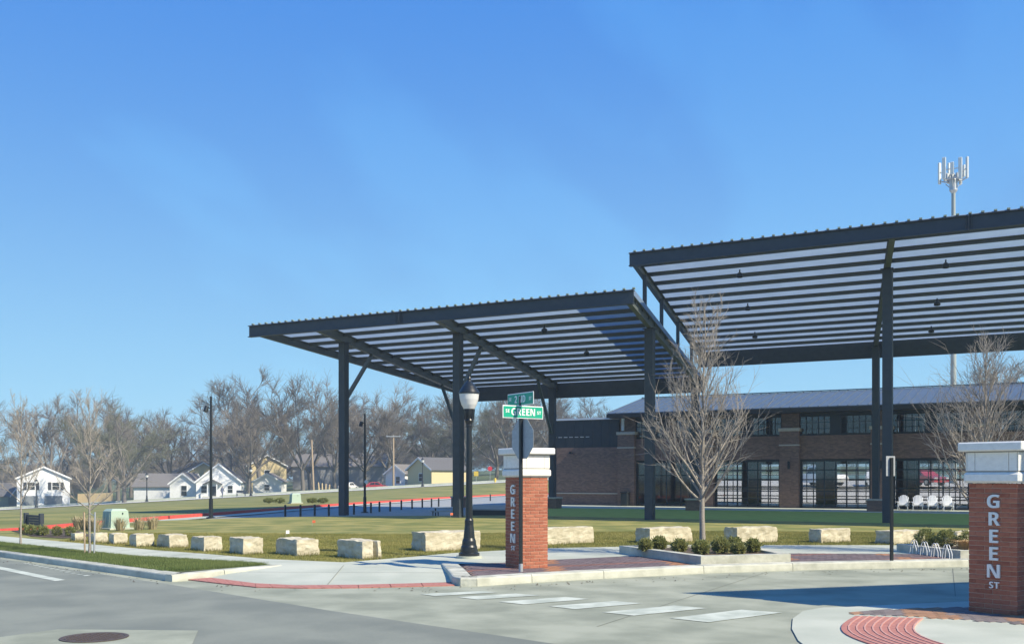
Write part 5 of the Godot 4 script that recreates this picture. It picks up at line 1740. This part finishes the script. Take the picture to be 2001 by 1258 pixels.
func build_far() -> void:
	var mb: MB
	var g: Material = M.dark_glass
	var t := house("white_house", "two storey white house with two garage doors and dark shutters", -81.5, 178, 0.42, 8.2, 10, 5.1, 1.9, M.white_paint, M.shingle)
	opening(t, "window", -1.9, 3.75, 5.0, 1.1, 1.2, g, true)
	opening(t, "window", 1.9, 3.75, 5.0, 1.1, 1.2, g, true)
	opening(t, "garage_door", -2.1, 1.1, 5.0, 2.6, 2.0, M.garage)
	opening(t, "garage_door", 1.5, 1.1, 5.0, 2.8, 2.0, M.garage)
	t = house("green_house", "low grey green house at the picture's edge", -95.0, 184, 1.62, 8, 12, 2.7, 2.2, M.green_paint, M.shingle)
	opening(t, "window", 4.0, 1.5, 2.0, 1.2, 1.2, g, false, PI / 2)
	t = house("porch_house", "white gabled house with a small pillared porch", -51.2, 180, 0.2, 7.4, 11, 2.9, 3.0, M.white_paint, M.shingle_b)
	opening(t, "window", 1.9, 1.55, 5.5, 0.8, 1.2, g)
	opening(t, "door", -0.8, 1.05, 5.5, 0.95, 2.05, M.shutter)
	opening(t, "window", -2.4, 1.5, 5.5, 0.9, 1.2, g)
	for s in [-1.7, -0.2]:
		mb = MB.new()
		mb.box(Vector3(s, 1.2, 6.9), Vector3(0.16, 2.4, 0.16))
		obj("porch_post", mb, M.white_paint, t)
	mb = MB.new()
	for s in [-1, 1]:
		mb.beam(Vector3(-0.95 + s * 1.6, 2.45, 6.2), Vector3(-0.95, 3.25, 6.2), 1.7, 0.12)
	obj("porch_roof", mb, M.shingle, t)
	mb = MB.new()
	mb.box(Vector3(-0.95, 0.2, 6.3), Vector3(3.0, 0.4, 1.6))
	obj("porch_floor", mb, M.far_walk, t)
	t = house("small_white_house", "small white gabled house with one tall window", -57.0, 180, 0.08, 4.4, 8, 2.9, 1.7, M.white_paint, M.shingle_b)
	opening(t, "window", 0.2, 1.6, 4.0, 0.9, 1.7, g)
	t = house("white_bungalow", "low white bungalow with a grey roof behind the small gable", -62.5, 186, 1.6, 7.5, 10, 2.6, 2.2, M.white_paint, M.shingle_b)
	opening(t, "window", 3.75, 1.5, 0, 1.2, 1.0, g, false, PI / 2)
	t = house("white_cottage", "white cottage wall beyond the porch house tree", -44.5, 188, 0.1, 5, 8, 2.5, 1.4, M.white_paint, M.shingle_b)
	opening(t, "window", 0, 1.4, 4.0, 0.9, 1.0, g)
	t = house("yellow_house", "yellow gabled house with a dark roof and grey side wall", -13.2, 181, -0.75, 6.2, 8.5, 2.9, 2.0, M.cream_paint, M.shingle)
	opening(t, "window", 0.4, 1.5, 4.25, 0.9, 1.3, g)
	opening(t, "window", -3.1, 1.5, -0.5, 0.8, 1.2, g, false, -PI / 2)
	t = house("white_shed", "small white house beside the utility pole", -19.5, 186, -0.5, 4.2, 6, 2.6, 1.5, M.white_paint, M.shingle_b)
	opening(t, "window", 0.6, 1.4, 3.0, 0.8, 1.2, g)
	t = house("brown_house", "brown house high up between the tree trunks, with a reddish gable window", -67, 216, 0.6, 9, 11, 4.4, 2.6, M.cream_paint, M.shingle_b)
	opening(t, "window", 1.5, 3.3, 5.5, 1.2, 1.2, M.sign_red)
	t = house("tan_house", "tan house high up behind the porch house roof", -53.5, 222, 0.3, 8, 10, 5.6, 2.2, M.cream_paint, M.shingle)
	opening(t, "window", 0.0, 3.9, 5.0, 1.0, 1.4, g)
	t = house("long_house", "long house with a sloping roof on the rise past the wooden pole", -37.5, 226, 1.5, 8, 20, 4.6, 2.6, M.grey_paint, M.shingle_b)
	opening(t, "window", 4.0, 2.6, 3, 1.3, 1.2, g, false, PI / 2)
	# board fence and blue bins
	var fc := thing("board_fence", "pale tan board fence beside the white house", "fence", Vector3(-75.5, far_height(-75.5, 178) , -178), 0.0)
	for k in 22:
		mb = MB.new()
		mb.box(Vector3(k * 0.27, 1.0 + 0.035 * k * 0.27, -0.02 * k), Vector3(0.25, 2.0, 0.03))
		obj("board", mb, M.fence_wood, fc)
	for k in 2:
		t = thing("wheeled_bin", ["blue wheeled bin beside the white house", "blue wheeled bin nearer the fence"][k], "bin", Vector3(-77.6 + 0.85 * k, far_height(-77, 176), -176), 0.1, "blue wheeled bins")
		mb = MB.new()
		mb.hexa([Vector3(-0.26, 0.08, 0.28), Vector3(0.26, 0.08, 0.28), Vector3(0.26, 0.08, -0.28), Vector3(-0.26, 0.08, -0.28), Vector3(-0.33, 1.0, 0.36), Vector3(0.33, 1.0, 0.36), Vector3(0.33, 1.0, -0.36), Vector3(-0.33, 1.0, -0.36)])
		obj("bin_body", mb, M.blue, t)
		mb = MB.new()
		mb.cbox(Vector3(0, 1.04, 0), Vector3(0.72, 0.08, 0.78), 0.02)
		obj("lid", mb, M.blue, t)
	# utility poles
	for k in 2:
		var x: float = [-34.2, -20.3][k]
		t = thing("utility_pole", ["plain leaning wooden pole beside the timber stack", "wooden utility pole with a crossarm by the small white house"][k], "utility pole", Vector3(x, far_height(x, 175), -175), 0.0, "wooden utility poles")
		mb = MB.new()
		mb.rod(Vector3(0.25 if k == 0 else 0.0, -0.3, 0), Vector3(-0.1 if k == 0 else 0.0, 9.0, 0), 0.19, 0.13, 8)
		obj("shaft", mb, M.pole_wood, t)
		if k == 1:
			mb = MB.new()
			mb.box(Vector3(0, 8.85, 0.15), Vector3(2.5, 0.14, 0.12))
			for i in 3: mb.rod(Vector3(-1.1 + i * 1.1, 8.9, 0.15), Vector3(-1.1 + i * 1.1, 9.1, 0.15), 0.05, 0.03, 6)
			obj("crossarm", mb, M.galv, t)
	for k in 4:
		mb = MB.new()
		var x := -33.2 + k * 0.55
		mb.rod(Vector3(0, -0.1, 0), Vector3(0.1 * (k - 1.5), 1.7 - 0.15 * k, 0.0), 0.16, 0.12, 8)
		tag(obj("timber_post", mb, M.fence_wood, self, Vector3(x, far_height(x, 176), -176)), ["upright timber nearest the leaning pole", "second upright timber from the leaning pole", "third upright timber from the leaning pole", "last upright timber from the leaning pole"][k], "timber", "upright timbers by the leaning pole", "thing")
	# far acorn lamps
	var ln := ["far acorn lamp in front of the white house garage", "far acorn lamp beside the dark trunked tree", "far acorn lamp beyond the porch house", "far acorn lamp in front of the yellow house"]
	var src: Node3D = get_node("lamp_post")
	for k in 4:
		var x: float = [-74.0, -56.8, -40.6, -13.9][k]
		var d := 159.0
		dup(src, Vector3(x, far_height(x, 160), -d), 0.0, ln[k], "acorn lamp posts", 1.12)
	# walker and bench on the far path
	var who := thing("person", "person in dark clothes walking on the far path", "person", Vector3(-46.2, far_height(-46.2, 163) + 0.07, -163), 0.9)
	obj("body", body_mesh(), M.cloth, who)
	mb = MB.new()
	mb.lathe(Vector3(0, 1.50, 0.02), [[0.05, -0.04], [0.07, 0.0], [0.095, 0.08], [0.09, 0.17], [0.04, 0.24], [0.0, 0.25]], 12)
	obj("head", mb, M.skin, who)
	mb = MB.new()
	mb.lathe(Vector3(0, 1.63, 0.0), [[0.105, 0.0], [0.10, 0.06], [0.05, 0.125], [0.0, 0.13]], 12)
	obj("hair", mb, M.black, who)
	t = thing("park_bench", "small dark bench on the far path past the walker", "bench", Vector3(-43.2, far_height(-43.2, 163) + 0.07, -163), 0.0)
	mb = MB.new()
	mb.box(Vector3(0, 0.45, 0), Vector3(1.6, 0.06, 0.45))
	obj("seat", mb, M.steel, t)
	mb = MB.new()
	mb.box(Vector3(0, 0.75, -0.24), Vector3(1.6, 0.4, 0.05))
	obj("backrest", mb, M.steel, t)
	for s in [-0.65, 0.65]:
		mb = MB.new()
		mb.box(Vector3(s, 0.22, 0), Vector3(0.06, 0.44, 0.42))
		obj("leg", mb, M.steel, t)
	# far signs and hydrant
	t = thing("far_stop_sign", "distant red stop sign between lamp post and gate pillar", "sign", Vector3(-3.7, far_height(-3.7, 172), -172), 0.0)
	mb = MB.new()
	mb.rod(Vector3.ZERO, Vector3(0, 2.9, 0), 0.04, 0.04, 6)
	obj("post", mb, M.galv, t)
	mb = MB.new()
	mb.rod(Vector3(0, 2.4, 0.05), Vector3(0, 2.4, 0.08), 0.42, 0.42, 8)
	obj("sign_plate", mb, M.sign_red, t)
	t = thing("yellow_sign", "distant yellow sign beside the far stop sign", "sign", Vector3(-6.1, far_height(-6.1, 174), -174), 0.0)
	mb = MB.new()
	mb.rod(Vector3.ZERO, Vector3(0, 2.2, 0), 0.04, 0.04, 6)
	obj("post", mb, M.galv, t)
	mb = MB.new()
	mb.box(Vector3(0, 1.7, 0.06), Vector3(0.75, 0.8, 0.03))
	obj("sign_plate", mb, M.yellow, t)
	t = thing("fire_hydrant", "yellow fire hydrant on the far corner", "hydrant", Vector3(-2.7, far_height(-2.7, 165), -164.5), 0.0)
	mb = MB.new()
	mb.lathe(Vector3.ZERO, [[0.2, 0.0], [0.2, 0.08], [0.14, 0.1], [0.14, 0.6], [0.18, 0.64], [0.15, 0.75], [0.05, 0.70], [0.0, 0.9]], 12)
	mb.rod(Vector3(-0.26, 0.5, 0), Vector3(0.26, 0.5, 0), 0.08, 0.08, 8)
	obj("barrel", mb, M.yellow, t)
	# vehicles
	pickup("white pickup truck seen through the glazed doors of the hall", Vector3(28.2, 1.30, -94.0), -1.1, M.car_white)
	sedan("white car parked past the pickup behind the hall", Vector3(33.6, 1.30, -94.5), -1.9, M.car_white)
	sedan("red car seen through the glazed doors nearest the gate pillar", Vector3(37.2, 1.30, -92.5), -1.2, M.car_red)
	sedan("dark red car parked far off by the small white house", Vector3(-24.0, far_height(-24, 181) - 0.2, -181), 0.1, M.car_red)
	sedan("white car parked far off between the canopy columns", Vector3(-28.5, far_height(-28.5, 178), -178), 1.3, M.car_white)
	# mobile phone mast
	t = thing("phone_mast", "tall pale mobile phone mast with white antennas above the canopy", "mast", Vector3(47.5, 2.6, -110.0), 0.3)
	mb = MB.new()
	mb.rod(Vector3(0, -1.4, 0), Vector3(0, 31.0, 0), 0.36, 0.20, 14)
	obj("pole", mb, M.mast, t)
	mb = MB.new()
	for k in 3:
		var a := TAU * k / 3 + 0.3
		var u := Vector3(cos(a), 0, sin(a)); var s := Vector3(-sin(a), 0, cos(a))
		mb.rod(Vector3(0, 31.2, 0), u * 0.95 + Vector3(0, 31.4, 0), 0.06, 0.06, 6)
		mb.rod(Vector3(0, 30.3, 0), u * 0.95 + Vector3(0, 31.2, 0), 0.05, 0.05, 6)
		mb.rod(u * 0.95 - s * 0.85 + Vector3(0, 31.4, 0), u * 0.95 + s * 0.85 + Vector3(0, 31.4, 0), 0.06, 0.06, 6)
		mb.rod(u * 0.95 - s * 0.85 + Vector3(0, 32.4, 0), u * 0.95 + s * 0.85 + Vector3(0, 32.4, 0), 0.05, 0.05, 6)
		for j in 3: mb.box(u * 0.6 + s * (j - 1) * 0.5 + Vector3(0, 31.7, 0), Vector3(0.3, 0.6, 0.3))
	mb.lathe(Vector3(0, 30.9, 0), [[0.2, -0.9], [0.42, -0.6], [0.42, 0.5], [0.25, 1.0]], 10)
	obj("mounting_frame", mb, M.galv, t)
	for k in 3:
		var a := TAU * k / 3 + 0.3
		var u := Vector3(cos(a), 0, sin(a)); var s := Vector3(-sin(a), 0, cos(a))
		for j in 3:
			mb = MB.new()
			var hh: float = [2.3, 1.3, 2.3][j]
			mb.cbox(u * 1.12 + s * (j - 1) * 0.8 + Vector3(0, 32.3 + 0.12 * j, 0), Vector3(0.2, hh, 0.38), 0.04, Basis(u, Vector3.UP, u.cross(Vector3.UP)))
			obj("antenna", mb, M.antenna, t)

func body_mesh() -> ArrayMesh:   # walking figure: one skin over tapered capsules
	var bones := [[Vector3(0, 0.92, 0), Vector3(0, 1.38, 0.02), 0.15, 0.17], [Vector3(0, 1.38, 0.02), Vector3(0, 1.53, 0.03), 0.08, 0.06], [Vector3(-0.09, 0.9, 0), Vector3(-0.10, 0.50, 0.16), 0.11, 0.075], [Vector3(-0.10, 0.50, 0.16), Vector3(-0.10, 0.06, 0.12), 0.075, 0.05], [Vector3(-0.10, 0.05, 0.12), Vector3(-0.10, 0.04, 0.27), 0.05, 0.04], [Vector3(0.09, 0.9, 0), Vector3(0.10, 0.50, -0.02), 0.11, 0.075], [Vector3(0.10, 0.50, -0.02), Vector3(0.10, 0.09, -0.24), 0.075, 0.05], [Vector3(0.10, 0.09, -0.24), Vector3(0.10, 0.03, -0.12), 0.05, 0.04], [Vector3(-0.19, 1.36, 0.02), Vector3(-0.25, 1.08, -0.06), 0.07, 0.055], [Vector3(-0.25, 1.08, -0.06), Vector3(-0.24, 0.84, 0.02), 0.05, 0.04], [Vector3(0.19, 1.36, 0.02), Vector3(0.25, 1.08, 0.08), 0.07, 0.055], [Vector3(0.25, 1.08, 0.08), Vector3(0.24, 0.90, 0.24), 0.05, 0.04], [Vector3(-0.19, 1.37, 0.02), Vector3(0.19, 1.37, 0.02), 0.075, 0.075]]
	var cell := 0.032
	var lo := Vector3(-0.42, -0.06, -0.42)
	var n := Vector3i(27, 52, 28)
	var field := func(p: Vector3) -> float:
		var acc := 0.0
		for b in bones:
			var ab: Vector3 = b[1] - b[0]
			var t := clampf((p - b[0]).dot(ab) / ab.length_squared(), 0, 1)
			var d: float = (p - b[0] - ab * t).length() - lerpf(b[2], b[3], t)
			acc += exp(-d * 32.0)
		return -log(maxf(acc, 1e-30)) / 32.0
	var val := PackedFloat32Array()
	for z in n.z:
		for y in n.y:
			for x in n.x: val.push_back(field.call(lo + Vector3(x, y, z) * cell))
	var at := func(x: int, y: int, z: int) -> float: return val[(z * n.y + y) * n.x + x]
	var pts := {}
	for z in n.z - 1:
		for y in n.y - 1:
			for x in n.x - 1:
				var s := Vector3.ZERO
				var k := 0
				for e in [[0, 0, 0, 1, 0, 0], [0, 1, 0, 1, 1, 0], [0, 0, 1, 1, 0, 1], [0, 1, 1, 1, 1, 1], [0, 0, 0, 0, 1, 0], [1, 0, 0, 1, 1, 0], [0, 0, 1, 0, 1, 1], [1, 0, 1, 1, 1, 1], [0, 0, 0, 0, 0, 1], [1, 0, 0, 1, 0, 1], [0, 1, 0, 0, 1, 1], [1, 1, 0, 1, 1, 1]]:
					var a: float = at.call(x + e[0], y + e[1], z + e[2]); var b: float = at.call(x + e[3], y + e[4], z + e[5])
					if (a < 0) != (b < 0):
						s += Vector3(e[0], e[1], e[2]).lerp(Vector3(e[3], e[4], e[5]), a / (a - b)); k += 1
				if k > 0: pts[Vector3i(x, y, z)] = lo + (Vector3(x, y, z) + s / k) * cell
	var mb := MB.new()
	for z in range(1, n.z - 1):
		for y in range(1, n.y - 1):
			for x in range(1, n.x - 1):
				var a: float = at.call(x, y, z)
				for ax in 3:
					var o: Vector3i = [Vector3i(1, 0, 0), Vector3i(0, 1, 0), Vector3i(0, 0, 1)][ax]
					var b: float = at.call(x + o.x, y + o.y, z + o.z)
					if (a < 0) == (b < 0): continue
					var u: Vector3i = [Vector3i(0, 1, 0), Vector3i(0, 0, 1), Vector3i(1, 0, 0)][ax]
					var w: Vector3i = [Vector3i(0, 0, 1), Vector3i(1, 0, 0), Vector3i(0, 1, 0)][ax]
					var c := Vector3i(x, y, z)
					var q := [pts.get(c - u - w), pts.get(c - w), pts.get(c), pts.get(c - u)]
					if null in q: continue
					if a < 0: mb.quad(q[0], q[1], q[2], q[3])
					else: mb.quad(q[3], q[2], q[1], q[0])
	return mb.mesh()

func wheels(t: Node3D, xs: Array, half: float, rad: float) -> void:
	for x in xs:
		for s in [-1, 1]:
			var mb := MB.new()
			var c := Vector3(x, rad, s * half)
			mb.rod(c - Vector3(0, 0, 0.11), c + Vector3(0, 0, 0.11), rad, rad, 20)
			var w := obj("wheel", mb, M.tyre, t)
			mb = MB.new()
			mb.rod(c + Vector3(0, 0, s * 0.10), c + Vector3(0, 0, s * 0.125), rad * 0.62, rad * 0.58, 16)
			obj("rim", mb, M.rim, w)

func side_body(mb: MB, prof: Array, half: float, top_in: float, belt: float) -> void:   # side outline drawn out to a car width, drawn in above the belt line
	var flat := PackedVector2Array()
	for p in prof: flat.push_back(Vector2(p[0], p[1]))
	var wid := func(y: float) -> float: return half - (top_in * (y - belt) / 0.6 if y > belt else 0.05 * clampf((0.55 - y) / 0.4, 0, 1))
	var ix := Geometry2D.triangulate_polygon(flat)
	for i in range(0, ix.size(), 3):
		for s in [-1, 1]:
			var q := []
			for k in 3:
				var p := flat[ix[i + k]]
				q.append(Vector3(p.x, p.y, s * wid.call(p.y)))
			var up: bool = (q[1] - q[0]).cross(q[2] - q[0]).z * s > 0
			if up: mb.tri(q[0], q[1], q[2])
			else: mb.tri(q[0], q[2], q[1])
	var area := 0.0
	for i in flat.size(): area += flat[i].cross(flat[(i + 1) % flat.size()])
	for i in flat.size():
		var a := flat[i]; var b := flat[(i + 1) % flat.size()]
		if area > 0:
			var t := a; a = b; b = t
		mb.quad(Vector3(a.x, a.y, -wid.call(a.y)), Vector3(b.x, b.y, -wid.call(b.y)), Vector3(b.x, b.y, wid.call(b.y)), Vector3(a.x, a.y, wid.call(a.y)))

func arch(x: float, r: float) -> Array:
	var o := []
	for k in 7: o.append([x + r * cos(PI * (1 - k / 6.0)), 0.30 + r * sin(PI * k / 6.0) * 0.95])
	return o

func car_common(t: Node3D, m: Material, low: Array, cab: Array, glassp: Array, half: float, fx: float, rx: float, rad: float) -> void:
	var mb := MB.new()
	side_body(mb, low, half, 0.0, 9.0)
	obj("body", mb, m, t)
	mb = MB.new()
	side_body(mb, cab, half - 0.03, 0.17, 0.9)
	obj("cabin", mb, m, t)
	for gp in glassp:
		mb = MB.new()
		side_body(mb, gp, half - 0.022, 0.17, 0.9)
		obj("window", mb, M.dark_glass, t)
	wheels(t, [fx, rx], half - 0.10, rad)
	for s in [-1, 1]:
		mb = MB.new()
		mb.box(Vector3(low[0][0] - 0.0 + 0.03, 0.68, s * (half - 0.22)), Vector3(0.1, 0.14, 0.3))
		obj("tail_light", mb, M.sign_red, t)
		mb = MB.new()
		mb.box(Vector3(-low[0][0] - 0.03, 0.68, s * (half - 0.24)), Vector3(0.1, 0.13, 0.34))
		obj("headlight", mb, M.globe, t)

func sedan(label: String, at: Vector3, turn: float, m: Material) -> void:
	var t := thing("parked_car", label, "car", at, turn, "parked cars")
	var low := [[-2.25, 0.35], [-2.28, 0.62], [-2.15, 0.90], [-0.9, 0.94], [0.9, 0.92], [1.95, 0.78], [2.25, 0.62], [2.25, 0.32]]
	var fr := arch(1.35, 0.36); var re := arch(-1.35, 0.36)
	fr.reverse(); re.reverse()
	low.append_array(fr); low.append_array(re)
	car_common(t, m, low, [[-1.75, 0.88], [-1.15, 1.36], [-0.6, 1.45], [0.3, 1.43], [1.1, 0.90]], [[[-1.25, 0.95], [-0.98, 1.30], [-0.30, 1.36], [-0.30, 0.95]], [[-0.22, 0.95], [-0.22, 1.36], [0.26, 1.34], [0.80, 0.95]]], 0.90, 1.35, -1.35, 0.33)

func pickup(label: String, at: Vector3, turn: float, m: Material) -> void:
	var t := thing("pickup_truck", label, "pickup truck", at, turn, "")
	var low := [[-2.75, 0.5], [-2.75, 1.10], [-0.55, 1.12], [-0.5, 1.06], [1.15, 1.06], [2.55, 1.0], [2.75, 0.70], [2.75, 0.45]]
	var fr := arch(1.75, 0.46); var re := arch(-1.65, 0.46)
	fr.reverse(); re.reverse()
	low.append_array(fr); low.append_array(re)
	car_common(t, m, low, [[-0.75, 1.0], [-0.62, 1.78], [0.0, 1.86], [0.75, 1.80], [1.45, 1.0]], [[[-0.55, 1.10], [-0.48, 1.66], [0.18, 1.70], [0.18, 1.10]], [[0.26, 1.10], [0.26, 1.70], [0.68, 1.66], [1.10, 1.10]]], 0.97, 1.75, -1.65, 0.40)
